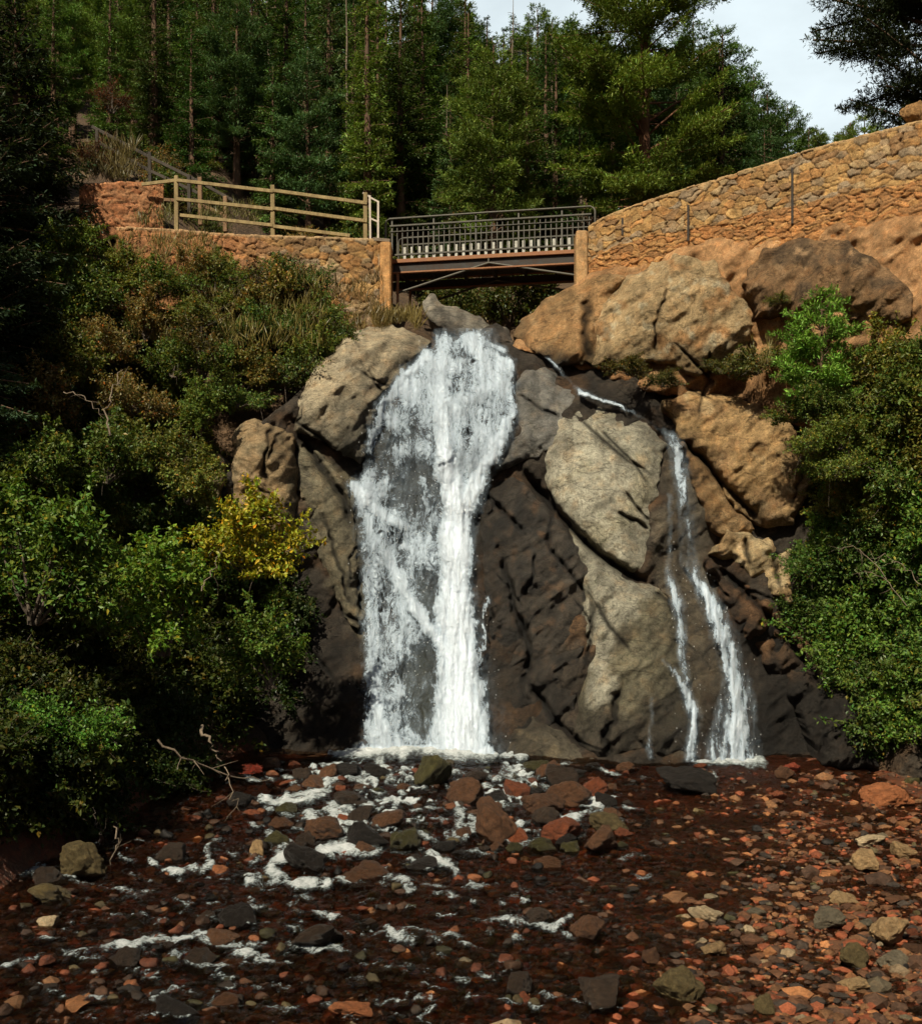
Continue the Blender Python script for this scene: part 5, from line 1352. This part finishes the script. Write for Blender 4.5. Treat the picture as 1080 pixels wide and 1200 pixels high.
k = 0; tries = 0; sp = []
while k < 76 and tries < 20000:
    tries += 1
    v = r5.uniform(405, 860); u = r5.uniform(905, 1140); d = float(D0(np.array([u]), np.array([v]))[0]) - r5.uniform(.0, .5); i = r5.choice([0, 1, 2, 4, 2, 0]); s = r5.uniform(.62, .98)
    ru = [1.5, 1.4, 1.5, 1.7, 1.0, 1.3][i] * .72 * s * F / d
    if u - ru * .8 < u_right(v) - 6: continue
    loc = P(u, v, d); H = [1.9, 2.4, 1.4, 2.8, 1.1, 1.7][i] * s
    if any(math.hypot(u - a, v - b) < 26 for a, b in sp): continue
    sp.append((u, v)); k += 1; loc[2] -= H * .5
    zi = 0 if v < 600 else 1
    plant('shrub', SH[i], loc, ['olive-green shrub on the upper right bank around the young pine', 'green shrub on the lower right bank'][zi], 'shrub', ['shrubs of the upper right bank', 'shrubs of the lower right bank'][zi], r5.choice([(.15, .17, .03), (.18, .18, .034), (.12, .16, .03), (.10, .15, .028)]) if zi == 0 else r5.choice([(.09, .165, .028), (.08, .13, .025), (.115, .2, .03)]), s, parts=('crown', 'stems'))
print('right shrubs', k)
k = 0; tries = 0; sp = []
while k < 12 and tries < 900:
    tries += 1
    x, y = r5.uniform(9.6, 13.5), r5.uniform(18, 25.5)
    if CU + F * (x - 1.2) / y < 1085 or any(math.hypot(x - a, y - b) < 1.1 for a, b in sp): continue
    sp.append((x, y)); k += 1
    plant('shrub', SH[r5.randrange(5)], (x, y, tz(x, y) - .2), 'green shrub of the right bank toward the edge of the view', 'shrub', 'shrubs of the outer right bank', r5.choice([(.12, .16, .03), (.09, .165, .028), (.15, .17, .03)]), r5.uniform(1.0, 1.35), parts=('crown', 'stems'))
for u, v, d, i, s, c, lab in ((735, 425, 27.0, 4, .62, (.10, .09, .022), 'low olive bush under the lichen-patched boulder'), (775, 440, 26.8, 4, .55, (.085, .085, .022), 'low olive bush right of the one under the lichen-patched boulder'), (885, 420, 26.2, 4, .8, (.09, .095, .022), 'olive bush on the orange soil left of the young pine'),
        (915, 348, 25.8, 4, .35, (.10, .11, .022), 'tiny green tuft growing on the dark brown boulder'), (962, 470, 23.9, 2, .5, (.11, .16, .03), 'green shrub at the foot of the young pine'), (845, 425, 26.8, 4, .45, (.08, .085, .02), 'small dark bush between the lichen-patched boulder and the young pine')):
    loc = P(u, v, d); loc[2] -= [1.9, 2.4, 1.4, 2.8, 1.1, 1.7][i] * s * .45
    plant('shrub', SH[i], loc, lab, 'shrub', None, c, s, parts=('crown', 'stems'))
for u, d, i, s in ((530, 36, 0, .9), (565, 37, 2, 1.1), (600, 36, 0, 1.0), (635, 36, 1, .8), (500, 37, 2, 1.0), (550, 40, 3, .8), (615, 40, 3, .8)):
    x = (u - CU) / F * d; plant('shrub', SH[i], (x, d, max(tz(x, d) - .1, 11.4)), 'olive-green shrub seen under the bridge', 'shrub', 'shrubs under the bridge', (.085, .10, .022), s, parts=('crown', 'stems'))


# dry grass: uncountable blades
def grass(name, zones, lab):
    r = np.random.default_rng(12); P0 = []; Cc = []; LN = []
    for u0, v0, u1, v1, n, d0, d1, ln, c in zones:
        u = r.uniform(u0, u1, n); t = r.random(n); v = v0 + (v1 - v0) * t; d = d0 + (d1 - d0) * t; cl = fbm(np.stack([u * .05, v * .05, u * 0], -1), 2, 6) > -.12
        P0.append(P(u, v, d)[cl]); Cc.append(np.array(c) * r.uniform(.5, 1.3, (cl.sum(), 1))); LN.append(np.full(cl.sum(), ln) * r.uniform(.5, 1.3, cl.sum()))
    p = np.vstack(P0); n = len(p); dd = unit(r.normal(0, .38, (n, 3)) + [0, 0, 1]); nr = r.normal(0, 1, (n, 3)) + [0, -1, 0]; ln = np.concatenate(LN)
    v, f = quads(p, dd, nr, ln, ln * .045, .08); c = np.ones((len(v), 4)); c[:, :3] = np.repeat(np.vstack(Cc), 4, 0)
    o = obj(name, mesh_np(name, v, f, M['grass'], c, smooth=False)); tag(o, lab, None, None, 'stuff'); o.color = (1, 1, 1, 1)


grass('dry_grass', [(420, 372, 492, 388, 1500, 30.2, 29.6, .42, (.22, .17, .055)), (150, 325, 380, 410, 2300, 29.2, 27.4, .42, (.20, .16, .045)), (300, 330, 450, 392, 1800, 30.0, 29.2, .45, (.13, .09, .03)), (130, 280, 260, 315, 1200, 29.0, 28.8, .4, (.19, .15, .045)),
                    (160, 245, 300, 268, 1000, 31.6, 31.2, .4, (.15, .14, .04)), (880, 400, 960, 430, 900, 26.4, 25.6, .3, (.2, .17, .05)), (95, 170, 160, 215, 1200, 33.5, 32.5, .5, (.14, .11, .04))], 'dry yellow grass on the slope around the left stone wall')


# bleached branches
def branch(pts, r0, label, twigs=6, mat='pale', name='dead_branch'):
    q = np.array([P(*p) for p in pts]); t = np.linspace(0, 1, len(q)); tt = np.linspace(0, 1, 14)
    c = np.stack([np.interp(tt, t, q[:, i]) for i in range(3)], -1); r = np.random.default_rng(int(pts[0][0]) + 3); c += r.normal(0, .02, c.shape)
    r0 *= .62; c += r.normal(0, .02, c.shape); org = c[0]; mb = MB(); mb.tube(c, np.linspace(r0, r0 * .3, 14), 7)
    for k in range(twigs):
        i = r.integers(3, 13); d = unit(c[min(i + 1, 13)] - c[i - 1] + r.normal(0, .25, 3)); L = r.uniform(.2, .55)
        mb.tube([c[i], c[i] + d * L * .5 + r.normal(0, .03, 3), c[i] + d * L], [r0 * .4, r0 * .3, r0 * .12], 5)
    return tag(mb.build(name, M[mat], None, True, org), label, 'branch')


branch([(182, 868, 18.6), (215, 888, 18.8), (250, 902, 19.2), (285, 912, 19.6), (318, 915, 20)], .035, 'long bleached branch slanting down over the left waterline')
branch([(232, 852, 20.2), (248, 870, 20.0), (258, 892, 20.0)], .055, 'short thick tan stump of driftwood behind the long bleached branch', 0)
branch([(262, 898, 19.4), (272, 930, 19), (280, 950, 18.8)], .018, 'thin twig dropping from the bleached branch to the water', 2)
branch([(136, 968, 16.6), (137, 990, 16.4), (128, 1010, 16.3), (120, 1022, 16.3)], .022, 'bare forked twig stuck upright beside the round olive boulder', 3)
branch([(108, 945, 17), (114, 965, 16.8), (118, 985, 16.6)], .016, 'thin dark twig left of the bare forked twig', 2, 'twig')
branch([(128, 510, 22), (124, 480, 22.2), (132, 455, 22.4), (142, 435, 22.6)], .035, 'bare grey stem standing among the left bank shrubs', 3)
branch([(75, 460, 22), (95, 465, 21.8), (112, 478, 21.6), (122, 492, 21.6)], .018, 'thin grey twig crossing left of the bare grey stem', 4)
branch([(235, 692, 20.0), (250, 665, 20.4), (262, 640, 20.8)], .02, 'grey twig under the yellow-green bush', 2)
for k, (u, v) in enumerate(((1010, 640), (1030, 668), (1050, 650))):
    branch([(u + 30, v + 40, 22.6), (u + 10, v + 15, 22.7), (u - 12, v, 22.8), (u - 30, v + 6, 22.9)], .016, ['grey bare twig in the right-hand bushes, upper left one', 'grey bare twig in the right-hand bushes, lowest one', 'grey bare twig in the right-hand bushes, rightmost one'][k], 7)
# small red-leaved plants at the left waterline
for q in range(22):
    x, y = r5.uniform(-15, -3.2), r5.uniform(33.6, 42); i = r5.choice([0, 2, 4, 5])
    plant('shrub', SH[i], (x, y, tz(x, y) - .1), 'low shrub on the forest floor behind the fence and stair railing', 'shrub', 'shrubs behind the fence', r5.choice([(.12, .15, .03), (.10, .14, .032), (.17, .13, .04)]), r5.uniform(.5, .85), parts=('crown', 'stems'))
for q, (u, v, d, i, s) in enumerate(((950, 512, 23.6, 2, .5), (985, 500, 23.4, 0, .5), (930, 478, 24.6, 4, .6), (975, 540, 23.4, 2, .55))):
    loc = P(u, v, d); loc[2] -= [1.9, 2.4, 1.4, 2.8, 1.1, 1.7][i] * s * .5
    plant('shrub', SH[i], loc, 'olive-green shrub hiding the foot of the young pine', 'shrub', 'shrubs at the foot of the young pine', (.13, .17, .03), s, parts=('crown', 'stems'))
for q, (u, v, d, i, s) in enumerate(((150, 318, 28.3, 0, .55), (185, 330, 28.2, 2, .6), (218, 318, 28.8, 1, .5), (250, 330, 28.8, 5, .75), (282, 322, 29.3, 0, .5), (315, 330, 29.4, 5, .6), (170, 365, 27.6, 1, .6), (120, 345, 27.4, 0, .7), (240, 365, 28, 2, .6), (345, 360, 29.2, 4, .6), (60, 470, 24.6, 1, .8), (125, 525, 23.6, 0, .8), (190, 520, 24.6, 2, .8), (235, 475, 25.8, 1, .6), (165, 460, 25.6, 2, .75), (30, 545, 22.4, 0, .8), (220, 560, 23.9, 0, .6), (90, 300, 27.8, 3, .6), (130, 395, 26.6, 2, .7), (60, 360, 26.4, 1, .7), (95, 420, 25.6, 0, .7), (205, 415, 26.9, 0, .6))):
    loc = P(u, v, d); loc[2] -= [1.9, 2.4, 1.4, 2.8, 1.1, 1.7][i] * s * .5
    plant('shrub', SH[i], loc, *(('olive and brown brush growing up against the foot of the left stone wall', 'shrub', 'brush against the left stone wall') if v < 440 else ('yellowish-green shrub halfway up the left bank, in the shade of the spruces', 'shrub', 'shrubs halfway up the left bank')), [(.15, .17, .035), (.12, .17, .03), (.19, .145, .045), (.11, .16, .032)][q % 4], s, parts=('crown', 'stems'))
for u, v, d, lab in ((298, 898, 20.5, 'small red-leaved plant at the left waterline by the bleached branch'), (112, 190, 33, 'rust-brown dying bush at the foot of the stair railing'), (130, 120, 36, 'rust-brown dry bush in the shade above the stair railing')):
    loc = P(u, v, d); s = .22 if v > 500 else .6; loc[2] -= .6 * s
    plant('shrub', SH[4] if v > 500 else SH[5], loc, lab, 'shrub', None, (.26, .05, .03) if v > 500 else (.11, .05, .024), s, parts=('crown', 'stems'))

# ------------------------------------------------------------------ light and sky
SUN_AZ, SUN_EL = math.radians(-24), math.radians(47)      # measured from straight behind the camera, toward the left
to_sun = Vector((math.sin(SUN_AZ) * math.cos(SUN_EL), -math.cos(SUN_AZ) * math.cos(SUN_EL), math.sin(SUN_EL)))
sl = bpy.data.lights.new('sun', 'SUN'); sl.energy = 6.4; sl.angle = math.radians(.8); sl.color = (1, .90, .70)
so = bpy.data.objects.new('sun', sl); col.objects.link(so); so.rotation_euler = (-to_sun).to_track_quat('-Z', 'Y').to_euler(); so.location = to_sun * 60

w = bpy.data.worlds.new('World'); scene.world = w; w.use_nodes = True; nt = w.node_tree; nt.nodes.clear()
sky = nt.nodes.new('ShaderNodeTexSky'); sky.sky_type = 'NISHITA'; sky.sun_disc = False; sky.sun_elevation = SUN_EL
sky.sun_rotation = math.atan2(to_sun.x, to_sun.y); sky.air_density = 1.2; sky.dust_density = 2.5
bg = nt.nodes.new('ShaderNodeBackground'); bg.inputs[1].default_value = .038; nt.links.new(sky.outputs[0], bg.inputs[0])
# bright thin cloud low in the sky beyond the hill
tc = nt.nodes.new('ShaderNodeTexCoord'); nz1 = nt.nodes.new('ShaderNodeTexNoise'); nz1.inputs['Scale'].default_value = 2.6; nz1.inputs['Detail'].default_value = 7; nz1.inputs['Roughness'].default_value = .55
mp_ = nt.nodes.new('ShaderNodeMapping'); mp_.inputs['Scale'].default_value = (1, 1, 2.2); nt.links.new(tc.outputs['Generated'], mp_.inputs[0]); nt.links.new(mp_.outputs[0], nz1.inputs['Vector'])
sx = nt.nodes.new('ShaderNodeSeparateXYZ'); nt.links.new(tc.outputs['Generated'], sx.inputs[0])
mr = nt.nodes.new('ShaderNodeMapRange'); mr.inputs[1].default_value = .62; mr.inputs[2].default_value = .86; nt.links.new(sx.outputs[1], mr.inputs[0])
m2 = nt.nodes.new('ShaderNodeMapRange'); m2.inputs[1].default_value = .30; m2.inputs[2].default_value = .62; m2.inputs[3].default_value = .55; m2.inputs[4].default_value = 1.; nt.links.new(nz1.outputs[0], m2.inputs[0])
mm = nt.nodes.new('ShaderNodeMath'); mm.operation = 'MULTIPLY'; nt.links.new(mr.outputs[0], mm.inputs[0]); nt.links.new(m2.outputs[0], mm.inputs[1])
bc = nt.nodes.new('ShaderNodeBackground'); bc.inputs[0].default_value = (.78, .89, .93, 1); bc.inputs[1].default_value = 1.18
mx = nt.nodes.new('ShaderNodeMixShader'); nt.links.new(mm.outputs[0], mx.inputs[0]); nt.links.new(bg.outputs[0], mx.inputs[1]); nt.links.new(bc.outputs[0], mx.inputs[2])
wo = nt.nodes.new('ShaderNodeOutputWorld'); nt.links.new(mx.outputs[0], wo.inputs[0])

# ------------------------------------------------------------------ camera
cam = bpy.data.cameras.new('camera'); co = bpy.data.objects.new('camera', cam); col.objects.link(co); co.location = (0, 0, CZ); co.rotation_euler = (math.pi / 2, 0, 0)
cam.sensor_fit = 'HORIZONTAL'; cam.sensor_width = 36; cam.lens = 36 * F / 1080; cam.shift_y = (HV - 600) / 1080; cam.clip_start = .1; cam.clip_end = 2000
scene.camera = co
scene.view_settings.view_transform = 'Standard'; scene.view_settings.look = 'None'; scene.view_settings.exposure = 0; scene.view_settings.gamma = 1
scene.cycles.adaptive_threshold = .03; scene.cycles.max_bounces = 4; scene.cycles.diffuse_bounces = 2; scene.cycles.glossy_bounces = 2; scene.cycles.transmission_bounces = 3; scene.cycles.transparent_max_bounces = 6
scene.cycles.caustics_reflective = False; scene.cycles.caustics_refractive = False; scene.cycles.sample_clamp_indirect = 4
scene.cycles.use_denoising = True
